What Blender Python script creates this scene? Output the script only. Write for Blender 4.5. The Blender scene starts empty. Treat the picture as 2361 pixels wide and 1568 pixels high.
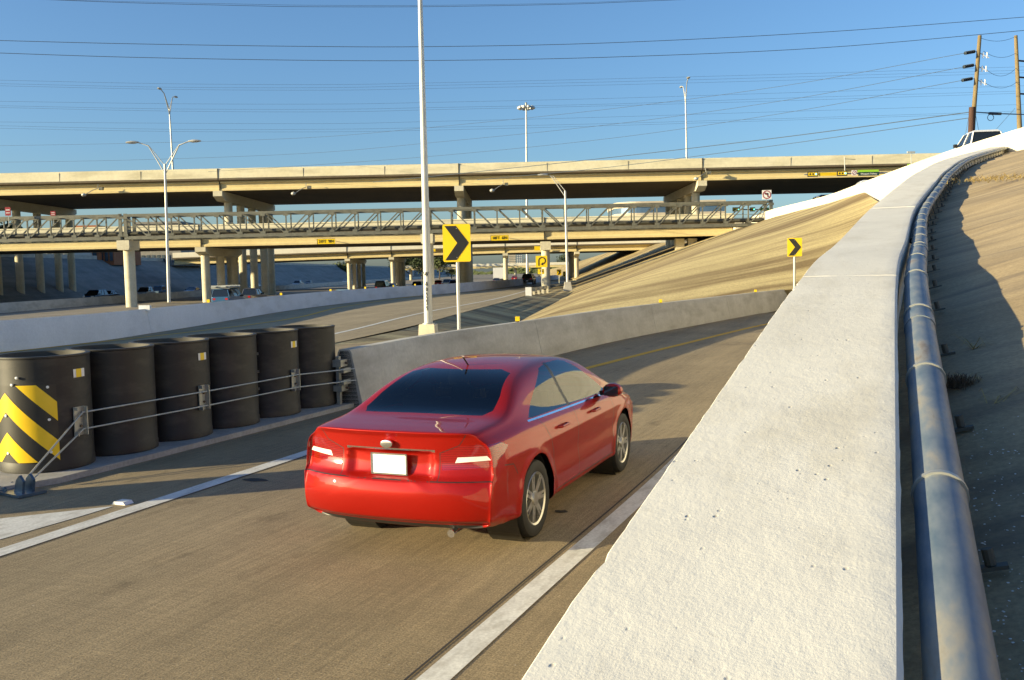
import bpy, bmesh, math, random
from mathutils import Vector, Matrix
R = math.radians
scene = bpy.context.scene
COL = scene.collection
random.seed(7)

# ---------------- camera ----------------
F_PX = 2200.0; CX = 1180.5; CY = 784.0          # 2361 px wide picture units
H = 2.3
pitch = math.atan(160/2200.0); roll = 0.0215
Fv = Vector((0, math.cos(pitch), -math.sin(pitch)))
Up0 = Vector((0, math.sin(pitch), math.cos(pitch))); Rt0 = Vector((1, 0, 0))
Rt = Rt0*math.cos(roll) - Up0*math.sin(roll)
Up = Up0*math.cos(roll) + Rt0*math.sin(roll)
cd = bpy.data.cameras.new('camera'); cam = bpy.data.objects.new('camera', cd); COL.objects.link(cam)
cd.lens = 36*F_PX/2361; cd.sensor_width = 36; cd.clip_start = 0.05; cd.clip_end = 9000
cam.matrix_world = Matrix(((Rt.x, Up.x, -Fv.x, 0), (Rt.y, Up.y, -Fv.y, 0), (Rt.z, Up.z, -Fv.z, H), (0, 0, 0, 1)))
scene.camera = cam
scene.render.resolution_x = 1024; scene.render.resolution_y = 680

# ---------------- world, sun, exposure ----------------
SUN_AZ = -107.5; SUN_EL = 12.0        # azimuth clockwise from +Y
w = bpy.data.worlds.new("World"); scene.world = w; w.use_nodes = True
nt = w.node_tree; bg = nt.nodes['Background']
sky = nt.nodes.new('ShaderNodeTexSky'); sky.sky_type = 'NISHITA'; sky.sun_disc = False
sky.sun_elevation = R(SUN_EL); sky.sun_rotation = R(SUN_AZ)
sky.altitude = 0; sky.air_density = 1.0; sky.dust_density = 1.25; sky.ozone_density = 4.6
nt.links.new(sky.outputs[0], bg.inputs[0]); bg.inputs[1].default_value = 0.104
sl = bpy.data.lights.new('sun', 'SUN'); sl.energy = 5.0; sl.angle = R(0.5); sl.color = (1.0, 0.84, 0.49)
so = bpy.data.objects.new('sun', sl); COL.objects.link(so)
sd = Vector((math.sin(R(SUN_AZ))*math.cos(R(SUN_EL)), math.cos(R(SUN_AZ))*math.cos(R(SUN_EL)), math.sin(R(SUN_EL))))
so.rotation_euler = sd.to_track_quat('Z', 'Y').to_euler(); so.location = (-60, -40, 60)
scene.view_settings.view_transform = 'Standard'; scene.view_settings.look = 'None'
scene.view_settings.gamma = 1; scene.view_settings.exposure = 1.06

# ---------------- helpers ----------------
def ray(px, py): return Rt*((px-CX)/F_PX) + Up*(-(py-CY)/F_PX) + Fv
def at(px, py, Y):
    d = ray(px, py); t = Y/d.y; return Vector((d.x*t, Y, H+d.z*t))
def gp(px, py, z=0.0):
    d = ray(px, py); t = (z-H)/d.z; return Vector((d.x*t, d.y*t, z))

class MB:
    def __init__(s): s.v = []; s.f = []
    def add(s, vs, fs):
        n = len(s.v); s.v += [tuple(v) for v in vs]; s.f += [tuple(n+i for i in f) for f in fs]; return s
    def box(s, x0, x1, y0, y1, z0, z1, M=None):
        vs = [Vector(p) for p in ((x0,y0,z0),(x1,y0,z0),(x1,y1,z0),(x0,y1,z0),(x0,y0,z1),(x1,y0,z1),(x1,y1,z1),(x0,y1,z1))]
        if M: vs = [M @ v for v in vs]
        return s.add(vs, [(0,3,2,1),(4,5,6,7),(0,1,5,4),(1,2,6,5),(2,3,7,6),(3,0,4,7)])
    def beam(s, a, b, w, h, up=(0,0,1)):
        a = Vector(a); b = Vector(b); d = (b-a).normalized(); u = Vector(up)
        if abs(d.dot(u)) > .98: u = Vector((0,1,0))
        sx = d.cross(u).normalized(); sz = sx.cross(d).normalized()
        vs = [p + sx*(i*w/2) + sz*(j*h/2) for p in (a, b) for i, j in ((-1,-1),(1,-1),(1,1),(-1,1))]
        return s.add(vs, [(0,1,2,3),(7,6,5,4),(0,4,5,1),(1,5,6,2),(2,6,7,3),(3,7,4,0)])
    def tube(s, pts, r, n=8, r2=None, cap=True):
        pts = [Vector(p) for p in pts]; m = len(pts); rings = []
        pu = None
        for i, p in enumerate(pts):
            d = (pts[min(i+1, m-1)] - pts[max(i-1, 0)]).normalized()
            if pu is None:
                u = Vector((0,0,1)) if abs(d.z) < .95 else Vector((1,0,0))
            else: u = pu
            a = d.cross(u).normalized(); b = a.cross(d).normalized(); pu = b
            rr = r if r2 is None else r + (r2-r)*i/(m-1)
            rings.append([p + a*(rr*math.cos(2*math.pi*k/n)) + b*(rr*math.sin(2*math.pi*k/n)) for k in range(n)])
        vs = [v for q in rings for v in q]
        fs = [(i*n+k, i*n+(k+1) % n, (i+1)*n+(k+1) % n, (i+1)*n+k) for i in range(m-1) for k in range(n)]
        if cap: fs += [tuple(range(n-1, -1, -1)), tuple((m-1)*n+k for k in range(n))]
        return s.add(vs, fs)
    def lathe(s, prof, n=24, M=None, cap=False):          # prof: (radius, z)
        m = len(prof); vs = []
        for r, z in prof:
            for k in range(n):
                a = 2*math.pi*k/n; vs.append(Vector((r*math.cos(a), r*math.sin(a), z)))
        if M: vs = [M @ v for v in vs]
        fs = [(i*n+k, i*n+(k+1) % n, (i+1)*n+(k+1) % n, (i+1)*n+k) for i in range(m-1) for k in range(n)]
        if cap: fs += [tuple(range(n-1, -1, -1)), tuple((m-1)*n+k for k in range(n))]
        return s.add(vs, fs)
    def prism(s, poly, ax, a0, a1, M=None):               # poly of 2D points extruded along axis ax
        def mk(p, a):
            return Vector((a, p[0], p[1])) if ax == 'x' else Vector((p[0], a, p[1])) if ax == 'y' else Vector((p[0], p[1], a))
        n = len(poly); vs = [mk(p, a0) for p in poly] + [mk(p, a1) for p in poly]
        if M: vs = [M @ v for v in vs]
        return s.add(vs, [tuple(range(n-1, -1, -1)), tuple(range(n, 2*n))] + [(i, (i+1) % n, n+(i+1) % n, n+i) for i in range(n)])
    def sweep(s, path, prof, close=False, caps=True):     # prof (offset to the right, z) along plan path of Vectors
        m = len(path); n = len(prof); vs = []
        for i, p in enumerate(path):
            d = path[min(i+1, m-1)] - path[max(i-1, 0)]; d = Vector((d.x, d.y, 0)).normalized(); rt = Vector((d.y, -d.x, 0))
            vs += [Vector((p.x, p.y, p.z)) + rt*o + Vector((0, 0, z)) for o, z in prof]
        fs = [(i*n+k, i*n+k+1, (i+1)*n+k+1, (i+1)*n+k) for i in range(m-1) for k in range(n-1)]
        if close: fs += [(i*n+n-1, i*n, (i+1)*n, (i+1)*n+n-1) for i in range(m-1)]
        if caps and close: fs += [tuple(range(n-1, -1, -1)), tuple((m-1)*n+k for k in range(n))]
        return s.add(vs, fs)
    def grid(s, rows):
        m = len(rows); n = len(rows[0])
        return s.add([v for r in rows for v in r], [(i*n+k, i*n+k+1, (i+1)*n+k+1, (i+1)*n+k) for i in range(m-1) for k in range(n-1)])
    def build(s, name, mat, parent=None, smooth=False, org=None, fix=True):
        o0 = Vector(org) if org is not None else (parent.get('_o') and Vector(parent['_o']) if parent else None)
        if parent is None and org is None:
            xs = [v[0] for v in s.v]; ys = [v[1] for v in s.v]; zs = [v[2] for v in s.v]
            o0 = Vector(((min(xs)+max(xs))/2, (min(ys)+max(ys))/2, min(zs)))
        o0 = o0 or Vector((0,0,0))
        me = bpy.data.meshes.new(name)
        me.from_pydata([(v[0]-o0.x, v[1]-o0.y, v[2]-o0.z) for v in s.v], [], s.f)
        if fix:
            bm = bmesh.new(); bm.from_mesh(me); bmesh.ops.recalc_face_normals(bm, faces=bm.faces); bm.to_mesh(me); bm.free()
        me.materials.append(mat)
        if smooth: shade(me, 40 if smooth is True else smooth)
        o = bpy.data.objects.new(name, me); COL.objects.link(o)
        if parent: o.parent = parent
        else: o.location = o0
        return o
def shade(me, ang):
    me.polygons.foreach_set('use_smooth', [True]*len(me.polygons))
    try: me.set_sharp_from_angle(angle=R(ang))
    except Exception: pass
def thing(name, label, cat, loc=(0,0,0), group=None, rotz=0, world=True):
    """Empty at the base. world=True: its parts are given in world coordinates (rotz must be 0)."""
    o = bpy.data.objects.new(name, None); COL.objects.link(o); o.location = loc; o.rotation_euler = (0, 0, rotz)
    o.empty_display_size = .2
    if world: o['_o'] = tuple(loc)
    o['label'] = label; o['category'] = cat
    if group: o['group'] = group
    return o
def tag(o, label, cat, group=None, kind=None):
    o['label'] = label; o['category'] = cat
    if group: o['group'] = group
    if kind: o['kind'] = kind
    return o
def struct(o, label=None):
    o['kind'] = 'structure'
    if label: o['label'] = label
    return o
def copy_thing(root, loc=None, rotz=None, label=None, group=None):
    def cp(o, par):
        c = o.copy(); COL.objects.link(c)
        if par: c.parent = par
        for ch in [x for x in list(bpy.data.objects) if x.parent == o]: cp(ch, c)
        return c
    c = cp(root, None)
    if loc is not None: c.location = loc
    if rotz is not None: c.rotation_euler = (0, 0, rotz)
    if label: c['label'] = label
    if group: c['group'] = group
    return c
def text_mesh(mb, txt, M, size=1.0, depth=.004, sx=1.0):
    cu = bpy.data.curves.new('txt', 'FONT'); cu.body = txt; cu.size = size; cu.extrude = depth/2
    cu.align_x = 'CENTER'; cu.align_y = 'CENTER'; cu.resolution_u = 3
    o = bpy.data.objects.new('txt', cu); COL.objects.link(o)
    dg = bpy.context.evaluated_depsgraph_get(); me = o.evaluated_get(dg).to_mesh()
    S = Matrix.Diagonal((sx, 1, 1, 1))
    mb.add([M @ (S @ v.co) for v in me.vertices], [tuple(p.vertices) for p in me.polygons])
    o.evaluated_get(dg).to_mesh_clear(); bpy.data.objects.remove(o); bpy.data.curves.remove(cu)

# ---------------- materials ----------------
def base_mat(name):
    m = bpy.data.materials.new(name); m.use_nodes = True; t = m.node_tree; return m, t, t.nodes['Principled BSDF']
def N(t, typ, **kw):
    n = t.nodes.new(typ)
    for k, v in kw.items(): setattr(n, k, v)
    return n
def coords(t, scale=(1,1,1), rot=0, obj=False):
    if obj: src = N(t, 'ShaderNodeTexCoord').outputs['Object']
    else: src = N(t, 'ShaderNodeNewGeometry').outputs['Position']
    mp = N(t, 'ShaderNodeMapping'); mp.inputs['Scale'].default_value = scale
    if rot:
        m0 = N(t, 'ShaderNodeMapping'); m0.inputs['Rotation'].default_value = (0, 0, rot)
        t.links.new(src, m0.inputs[0]); src = m0.outputs[0]
    t.links.new(src, mp.inputs[0]); return mp.outputs[0]
def noise(t, vec, scale, detail=4, rough=.6):
    n = N(t, 'ShaderNodeTexNoise'); n.inputs['Scale'].default_value = scale; n.inputs['Detail'].default_value = detail
    n.inputs['Roughness'].default_value = rough; t.links.new(vec, n.inputs['Vector']); return n.outputs[0]
def ramp(t, fac, stops):
    r = N(t, 'ShaderNodeValToRGB'); e = r.color_ramp.elements
    e[0].position, e[0].color = stops[0][0], (*stops[0][1], 1); e[1].position, e[1].color = stops[-1][0], (*stops[-1][1], 1)
    for p, c in stops[1:-1]:
        q = e.new(p); q.color = (*c, 1)
    t.links.new(fac, r.inputs[0]); return r.outputs[0]
def mix(t, a, b, fac, mode='MIX'):
    m = N(t, 'ShaderNodeMix', data_type='RGBA', blend_type=mode)
    for sock, val in ((m.inputs[6], a), (m.inputs[7], b), (m.inputs[0], fac)):
        if hasattr(val, 'links') or hasattr(val, 'node'): t.links.new(val, sock)
        else: sock.default_value = val if not isinstance(val, tuple) else (*val, 1)
    return m.outputs[2]
def bump(t, p, fac, strength=.3, dist=.01, prev=None):
    b = N(t, 'ShaderNodeBump'); b.inputs['Strength'].default_value = strength; b.inputs['Distance'].default_value = dist
    t.links.new(fac, b.inputs['Height'])
    if prev: t.links.new(prev, b.inputs['Normal'])
    t.links.new(b.outputs[0], p.inputs['Normal']); return b.outputs[0]
def concrete(name, c1, c2, scale=1.2, fine=25, bs=.3, bd=.01, rough=.9, stretch=(1,1,1), rot=0, obj=False, stain=None, fa=.25, lim=(.3,.7)):
    m, t, p = base_mat(name); v = coords(t, stretch, rot, obj); v2 = coords(t, (1,1,1), rot, obj)
    n1 = noise(t, v, scale, 5, .65); c = ramp(t, n1, [(lim[0], c1), (lim[1], c2)])
    n2 = noise(t, v2, fine, 3, .7); g = ramp(t, n2, [(.25, (1-fa,)*3), (.75, (1+fa*.4,)*3)])
    c = mix(t, c, g, 1.0, 'MULTIPLY')
    if stain:
        n3 = noise(t, coords(t, stain[1], rot, obj), stain[2], 4, .6)
        c = mix(t, c, stain[0], ramp(t, n3, [(.48, (0,0,0)), (.68, (stain[3],)*3)]))
    t.links.new(c, p.inputs['Base Color']); p.inputs['Roughness'].default_value = rough
    bump(t, p, n2, bs, bd); return m
def plain(name, c, rough=.5, metal=0.0, coat=0.0, var=.12, scale=6, emit=0, obj=True, bs=0):
    m, t, p = base_mat(name)
    n = noise(t, coords(t, (1,1,1), 0, obj), scale, 4, .6)
    col = ramp(t, n, [(.3, tuple(x*(1-var) for x in c)), (.7, tuple(min(1, x*(1+var*.6)) for x in c))])
    t.links.new(col, p.inputs['Base Color']); p.inputs['Roughness'].default_value = rough
    p.inputs['Metallic'].default_value = metal; p.inputs['Coat Weight'].default_value = coat; p.inputs['Coat Roughness'].default_value = .04
    if emit: p.inputs['Emission Color'].default_value = (*c, 1); p.inputs['Emission Strength'].default_value = emit
    if bs: bump(t, p, noise(t, coords(t, (1,1,1), 0, obj), scale*6, 3), bs, .004)
    return m
HD = R(22.2)
def road_mat(name, c1, c2, rot, groove=60, fadd=1.0):
    m, t, p = base_mat(name)
    rr = rot    # world rotated so that travel direction = +Y
    long_ = noise(t, coords(t, (1.6, .05, 1), rr), 1.0, 5, .6)
    blot = noise(t, coords(t, (.35, .25, 1), rr), 1.0, 5, .6)
    fine = noise(t, coords(t, (1,1,1), rr), 75, 3, .75)
    mid = noise(t, coords(t, (1, .35, 1), rr), 14, 4, .7)
    groov = noise(t, coords(t, (3, 42, 1), rr), 1.0, 3, .6)
    lgr = noise(t, coords(t, (26, .9, 1), rr), 1.0, 4, .7)
    c = ramp(t, blot, [(.3, c1), (.7, c2)])
    c = mix(t, c, ramp(t, long_, [(.3, (.72,)*3), (.7, (1.12,)*3)]), .8, 'MULTIPLY')
    c = mix(t, c, ramp(t, fine, [(.36, (.50,)*3), (.66, (1.42,)*3)]), .9*fadd, 'MULTIPLY')
    c = mix(t, c, ramp(t, mid, [(.3, (.78,)*3), (.72, (1.15,)*3)]), .6, 'MULTIPLY')
    c = mix(t, c, ramp(t, groov, [(.3, (.70,)*3), (.7, (1.2,)*3)]), .5*fadd, 'MULTIPLY')
    c = mix(t, c, ramp(t, lgr, [(.36, (.70,)*3), (.62, (1.18,)*3)]), .5, 'MULTIPLY')
    drp = noise(t, coords(t, (1,.55,1), rr), 2.3, 5, .65)
    c = mix(t, c, ramp(t, drp, [(.30, (.62,.60,.58)), (.40, (1,1,1)), (.64, (1,1,1)), (.74, (1.18,1.16,1.12))]), .8, 'MULTIPLY')
    sp = noise(t, coords(t, (1,1,1), rr), 34, 1, .5)
    c = mix(t, c, (.55,.52,.45), ramp(t, sp, [(.78, (0,0,0)), (.80, (.8,)*3)]))
    t.links.new(c, p.inputs['Base Color']); p.inputs['Roughness'].default_value = .93
    b1 = bump(t, p, fine, .35*fadd, .006); bump(t, p, groov, .3*fadd, .004, b1)
    return m
M = {}
M['ramp'] = road_mat('ramp_concrete', (.255,.192,.105), (.37,.285,.165), HD)
M['exit'] = road_mat('exit_concrete', (.30,.235,.135), (.40,.315,.19), R(8), fadd=.6)
M['fwy'] = road_mat('freeway_concrete', (.24,.20,.15), (.30,.26,.20), R(2), fadd=.4)
M['ground'] = concrete('ground_dry', (.13,.12,.07), (.20,.17,.10), .05, 3)
M['grass'] = concrete('dry_grass_ground', (.10,.11,.04), (.20,.17,.08), .3, 8)
M['slope'] = concrete('slope_paving', (.20,.14,.06), (.52,.42,.205), 1.0, 9, .35, .02, stretch=(.62,.035,.05), rot=R(82), stain=((.17,.115,.05), (.16,.05,.05), 1.0, .8), fa=.35, lim=(.41,.60))
M['slope_far'] = concrete('slope_paving_grey', (.19,.19,.18), (.28,.28,.26), .5, 5, .2, .02, stretch=(.25,.6,1), stain=((.12,.12,.11), (.3,.05,1), 1.0, .6))
M['slope_right'] = concrete('slope_paving_near', (.30,.225,.125), (.48,.37,.215), 1.0, 45, .5, .006, stretch=(.35,1.4,1), rot=R(8), stain=((.15,.115,.08), (.5,3,1), 1.1, .7), fa=.35)
M['beige'] = concrete('bridge_concrete', (.62,.53,.33), (.74,.65,.43), .18, 2.5, .15, .02, fa=.12, stain=((.40,.33,.19), (.05,.05,.6), 1.0, .5))
M['beige_girder'] = concrete('girder_concrete', (.68,.54,.26), (.76,.62,.32), .12, 2, .1, .02, fa=.10)
M['parapet'] = concrete('parapet_concrete', (.72,.65,.44), (.80,.73,.53), .3, 2, .1, .02, fa=.12, stain=((.42,.37,.24), (.15,.15,.8), 1.2, .5))
M['white_par'] = concrete('white_parapet', (.72,.66,.52), (.80,.75,.62), .4, 3, .1, .01, fa=.08)
M['col'] = concrete('column_concrete', (.60,.54,.38), (.70,.64,.48), .4, 4, .15, .01, stretch=(1,1,2.5), fa=.14)
M['barrier'] = concrete('barrier_concrete', (.44,.41,.35), (.58,.55,.48), .7, 14, .25, .008, fa=.16, stain=((.28,.25,.2), (.4,.4,1.5), 1.3, .5))
M['barrier_w'] = concrete('barrier_painted', (.66,.66,.66), (.75,.75,.75), .5, 12, .15, .006, fa=.1, stain=((.38,.36,.33), (.3,.3,1.2), 1.0, .35))
M['galv'] = plain('galvanised_steel', (.42,.42,.38), .45, .6, scale=8)
M['polepaint'] = plain('pole_aluminium', (.52,.52,.48), .45, .3, scale=3)
M['truss'] = plain('truss_steel', (.17,.165,.13), .55, .3, var=.25, scale=1.5)
M['pipe_dark'] = plain('dark_pipe', (.10,.095,.075), .6, .2, var=.3, scale=1)
M['hdpe'] = concrete('black_polyethylene', (.008,.0075,.007), (.014,.013,.012), 1.5, 30, .05, .001, rough=.55, stretch=(1,1,.5), stain=((.040,.034,.028), (1,1,2.5), 2.2, .8))
M['hdpe_lit'] = plain('black_polyethylene_inner_lit', (.05,.045,.035), .7, 0, var=.3, scale=3)  # drum plastic in a paler tone, standing in for sunlight on the inside
M['yellow'] = plain('yellow_sheeting', (.85,.55,.012), .35, 0, var=.04)
M['yellow_sign'] = plain('yellow_sign', (.88,.60,.01), .4, 0, var=.03)
M['black'] = plain('black_sheeting', (.018,.017,.016), .45, 0, var=.2)
M['white'] = plain('white_sheeting', (.78,.78,.76), .4, 0, var=.05)
M['red_sign'] = plain('red_sheeting', (.30,.02,.025), .4)
M['green_sign'] = plain('green_sign', (.10,.32,.04), .45)
M['green_bright'] = plain('lime_sign', (.33,.62,.04), .45)
M['navy_sign'] = plain('dark_green_sign', (.02,.05,.04), .45)
M['paint_white'] = concrete('road_paint_white', (.58,.57,.53), (.72,.71,.66), 3, 40, .3, .003, fa=.25, rot=HD, stain=((.30,.27,.22), (4,1.2,1), 2.5, .5))
M['paint_yellow'] = concrete('road_paint_yellow', (.60,.33,.02), (.74,.42,.03), 3, 20, .2, .003, fa=.25)
M['tar'] = plain('joint_sealant', (.03,.027,.023), .8)
M['wood'] = concrete('pole_wood', (.17,.125,.06), (.26,.195,.10), 2, 12, .3, .01, stretch=(3,3,.3), fa=.3)
M['wood_dark'] = concrete('dark_creosote', (.06,.03,.02), (.10,.05,.035), 2, 10, .3, .01, stretch=(3,3,.3))
M['wire'] = plain('wire', (.055,.08,.12), .6)
M['insul'] = plain('insulator', (.03,.04,.05), .3)
M['tyre'] = plain('tyre_rubber', (.018,.017,.016), .75, bs=.2)
M['rim'] = plain('alloy_rim', (.62,.60,.55), .3, .9, var=.08)
M['chrome'] = plain('chrome', (.8,.8,.8), .08, 1.0, var=.02)
M['glass'] = plain('car_glass', (.012,.016,.02), .06, 0, coat=.5, var=.1)
M['tail'] = plain('tail_lamp_red', (.5,.015,.01), .12, 0, coat=1)
M['head'] = plain('lamp_clear', (.75,.75,.72), .12, 0, coat=1)
M['grass_dry'] = plain('dry_grass', (.40,.29,.10), .8, var=.35, scale=9)
M['brick'] = concrete('brick_orange', (.34,.12,.05), (.42,.16,.07), .5, 4, fa=.15)
M['bld_grey'] = concrete('grey_cladding', (.22,.21,.19), (.30,.28,.25), .4, 2)
M['bld_white'] = concrete('white_render', (.55,.53,.48), (.65,.62,.56), .3, 2, fa=.08)
M['bld_tan'] = concrete('tan_stone', (.55,.46,.34), (.62,.53,.40), .1, 1, fa=.08)
M['win'] = plain('window_glass', (.10,.13,.16), .12, .3, var=.4, scale=.3)
M['bluewin'] = plain('blue_curtain_wall', (.16,.24,.34), .15, .5, var=.3, scale=.1)
M['leaf'] = plain('foliage_dark', (.045,.065,.02), .8, var=.5, scale=.6)
M['leaf2'] = plain('foliage_light', (.08,.10,.03), .8, var=.4, scale=.6)
M['bark'] = plain('bark', (.12,.09,.06), .9)
M['handrail'] = plain('steel_blue', (.10,.16,.22), .35, .6, var=.3)
M['pad'] = concrete('pad_concrete', (.30,.29,.27), (.42,.40,.37), 2, 20, .3, .006, fa=.25)
# ================= STRUCTURE: ground and roads =================
def sheet(name, poly, z, mat, label=None):
    mb = MB(); mb.add([(p[0], p[1], z if len(p) < 3 else p[2]) for p in poly], [tuple(range(len(poly)))])
    o = mb.build(name, mat, fix=False)
    me = o.data
    if me.polygons[0].normal.z < 0: me.flip_normals()
    return struct(o, label)
def strip(name, A, B, mat, z=None, n=1):
    rows = []
    for a, b in zip(A, B):
        a = Vector(a); b = Vector(b); rows.append([a.lerp(b, k/n) for k in range(n+1)])
    mb = MB(); mb.grid(rows); o = mb.build(name, mat, fix=False)
    if sum(p.normal.z for p in o.data.polygons) < 0: o.data.flip_normals()
    return o
def resample(path, step):
    out = [path[0].copy()]
    for a, b in zip(path, path[1:]):
        L = (b-a).length; k = max(1, int(L/step))
        out += [a.lerp(b, i/k) for i in range(1, k+1)]
    return out
def cr(path, k=6):                                         # catmull-rom smoothing
    P = [path[0]*2-path[1]] + list(path) + [path[-1]*2-path[-2]]; out = []
    for i in range(1, len(P)-2):
        for j in range(k):
            t = j/k; a, b, c, d = P[i-1], P[i], P[i+1], P[i+2]
            out.append(.5*((2*b)+(c-a)*t+(2*a-5*b+4*c-d)*t*t+(3*b-a-3*c+d)*t**3))
    return out + [path[-1].copy()]
def offset(path, d):                                       # to the right
    out = []; m = len(path)
    for i, p in enumerate(path):
        q = path[min(i+1, m-1)] - path[max(i-1, 0)]; q = Vector((q.x, q.y, 0)).normalized(); out.append(p + Vector((q.y, -q.x, 0))*d)
    return out
V = Vector
sheet('ground', [(-3500,-60),(3500,-60),(3500,7000),(-3500,7000)], -1.6, M['ground'])
# freeway main lanes
fw = sheet('freeway', [(-72,-30),(-9,-30),(-9,25),(-6,45),(3,135),(8,260),(25,900),(-35,900),(-72,200)], -0.85, M['fwy'])
# barrier between main lanes and exit road
B1 = cr([V((-32,-6,0)), V((-24.5,12,0))] + [gp(*p, 1.05) for p in ((0,737),(372,707),(680,677),(900,661),(1060,652))] + [V((1.5,150,1.05)), V((6,190,1.05)), V((12,240,1.05))], 5)
for p in B1: p.z = 0
edge = [V((-15,-6,0)), V((-11.5,8,0)), V((-8.4,20,0)), V((-6.2,31,0)), gp(961,749,0), gp(1072,719,0), gp(1211,682,0), V((6.5,140,0)), V((12,190,0)), V((18,240,0))]
edge = cr(edge, 5)
n = min(len(B1), len(edge))
def rs(path, k):
    L = [0]
    for a, b in zip(path, path[1:]): L.append(L[-1]+(b-a).length)
    out = []
    for i in range(k):
        s = L[-1]*i/(k-1); j = max(q for q in range(len(L)) if L[q] <= s+1e-9); j = min(j, len(path)-2)
        out.append(path[j].lerp(path[j+1], (s-L[j])/max(1e-6, L[j+1]-L[j])))
    return out
ex = strip('exit_road', [p-V((0,0,.004)) for p in rs(B1, 60)], [p-V((0,0,.004)) for p in rs(edge, 60)], M['exit']); struct(ex)
LB = ['barrier']
BPROF = [(-.31,-.02),(-.31,.08),(-.13,.95),(-.10,1.0),(.10,1.0),(.13,.95),(.31,.08),(.31,-.02)]
def barrier(name, path, seg, label, mat, prof=BPROF, group=None, gap=.02):
    t = thing(name, label, 'barrier', tuple(path[0]), group)
    L = 0; cur = [path[0]]; mb = MB(); segs = []
    P = resample(path, .8)
    for a, b in zip(P, P[1:]):
        cur.append(b); L += (b-a).length
        if L >= seg: segs.append(cur); cur = [b]; L = 0
    if len(cur) > 1: segs.append(cur)
    for sg in segs:
        q = list(sg); d = (q[-1]-q[-2]).normalized(); q[-1] = q[-1]-d*gap; mb.sweep(q, prof, True)
    core = MB().sweep(P, [(o*.8, z-.03 if z > .5 else z) for o, z in prof], True)
    mb.build('barrier_wall', mat, t, smooth=30); core.build('joint_filler', M['tar'], t)
    return t
BPW = [(-.31,-.02),(-.31,.08),(-.17,.95),(-.15,1.0),(.13,1.03),(.15,.97),(.31,.08),(.31,-.02)]
barrier('concrete_barrier', B1, 9.5, 'long pale concrete barrier between the main freeway lanes and the exit road', M['barrier_w'], BPW)
# ramp + gore pavement
leftline = [V((-10.3,-7,0)), gp(0,1275,0), gp(720,1040,0), V((-.75,17.3,0)), gp(1350,850,0), gp(1560,797,0), gp(1780,745,0), V((14.8,43.6,0)), V((21,48.8,0)), V((30,53,0))]
leftline = cr(leftline, 6)
rl0 = gp(1000,1568,0); rl1 = gp(1535,1092,0); dd = (rl1-rl0).normalized()
rightline = [rl0-dd*14, rl0, rl1] + [V((5.2,19.6,0)), V((9.5,28,0)), V((14.5,36,0)), V((20.5,42.4,0)), V((28,47,0))]
rightline = cr(rightline, 6)
# W wall right edge
W0 = at(2085,1568,1.52); W1 = at(2071,636,5.4); wd = (W1-W0)
Wr = [W0-wd*1.35, W0, W1, at(2092,548,8.2), at(2113,476,13), at(2156,421,17.5), at(2184,391,22.5), at(2234,361.5,31), at(2318,337,45)]
Wr = cr(Wr, 8)
WTT = [(-5,.618),(1.6,.618),(2.5,.592),(4,.553),(5.4,.525),(8,.545),(13,.585),(18,.60),(60,.60)]
def WTf(y):
    for (a, va), (b, vb) in zip(WTT, WTT[1:]):
        if y <= b: return va+(vb-va)*(y-a)/(b-a)
    return .6
wl = [a.lerp(b, WTf(a.y)) for a, b in zip(Wr, offset(Wr, -1.0))]
# pavement under ramp: from exit edge to the wall foot
far = [V((14,52,0)), V((26,54,0))]
poly = [(p.x, p.y) for p in edge if p.y < 33] + [(-1.2,33.5),(2.6,31.6)] + [(p.x, p.y) for p in offset(rightline, -8.2) if p.y > 33] + [(30,57),(31,46)] + [(p.x, p.y) for p in reversed(Wr) if p.y < 44]
sheet('ramp_road', poly, 0.0, M['ramp'])
def paint(name, path, wdt, mat, z=.006, label=None):
    o = strip(name, [p+V((0,0,z)) for p in offset(path, -wdt/2)], [p+V((0,0,z)) for p in offset(path, wdt/2)], mat)
    return struct(o, label)
LLw = [p for p in leftline if p.y < 16.2]; LLy = [p for p in leftline if p.y >= 15.9]
paint('edge_line', LLw, .20, M['paint_white']); paint('yellow_line', LLy, .21, M['paint_yellow'])
paint('edge_line', rightline, .185, M['paint_white'])
paint('pavement_joint', offset(rightline, -.15), .018, M['tar'], .005)
paint('pavement_joint', offset(LLw, .12), .012, M['tar'], .005)
el = [V((-16.2,-6,0)), V((-12.6,8,0)), V((-9.6,20,0)), gp(770,770,0), gp(980,720,0), gp(1160,685,0), V((4.8,140,0)), V((10.5,190,0))]
paint('edge_line', cr(el, 6), .22, M['paint_white'], .004)
yl = [V((-24,10,0)), gp(560,751,0), gp(800,706,0), gp(1000,678,0), V((-1,128,0))]
paint('yellow_line', cr(yl, 6), .26, M['paint_yellow'], .004)
# gore stripe
a = gp(262,1168,0); b = gp(-60,1203,0); c = gp(-60,1262,0); d = gp(190,1190,0)
sheet('gore_stripe', [tuple(p)[:2] for p in (a,b,c,d)], .0045, M['paint_white'])
for i, (px, py, w_, l_) in enumerate(((590,1107,.34,.17),(1294,1180,.15,.12))):
    q = gp(px, py, 0); m_ = Matrix.Translation((q.x,q.y,.005)) @ Matrix.Rotation(-HD, 4, 'Z')
    mb = MB(); random.seed(i); k = 14
    mb.add([m_ @ V((w_/2*math.cos(6.283*j/k)*random.uniform(.7,1.1), l_/2*math.sin(6.283*j/k)*random.uniform(.6,1.1), 0)) for j in range(k)], [tuple(range(k))])
    struct(mb.build('tar_patch', M['tar'], fix=False))
# ramp barrier B2
B2top = [(794,806),(1000,769.5),(1224,738),(1420,711),(1623,687.5),(1740,674.5),(1828,666)]
B2 = [gp(*p, 1.0) for p in B2top]
for p in B2: p.z = 0
B2.append(B2[-1]+V((4.2,3.2,0))); B2.append(B2[-1]+V((7,3.6,0)))
B2 = cr(B2, 6)
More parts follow.
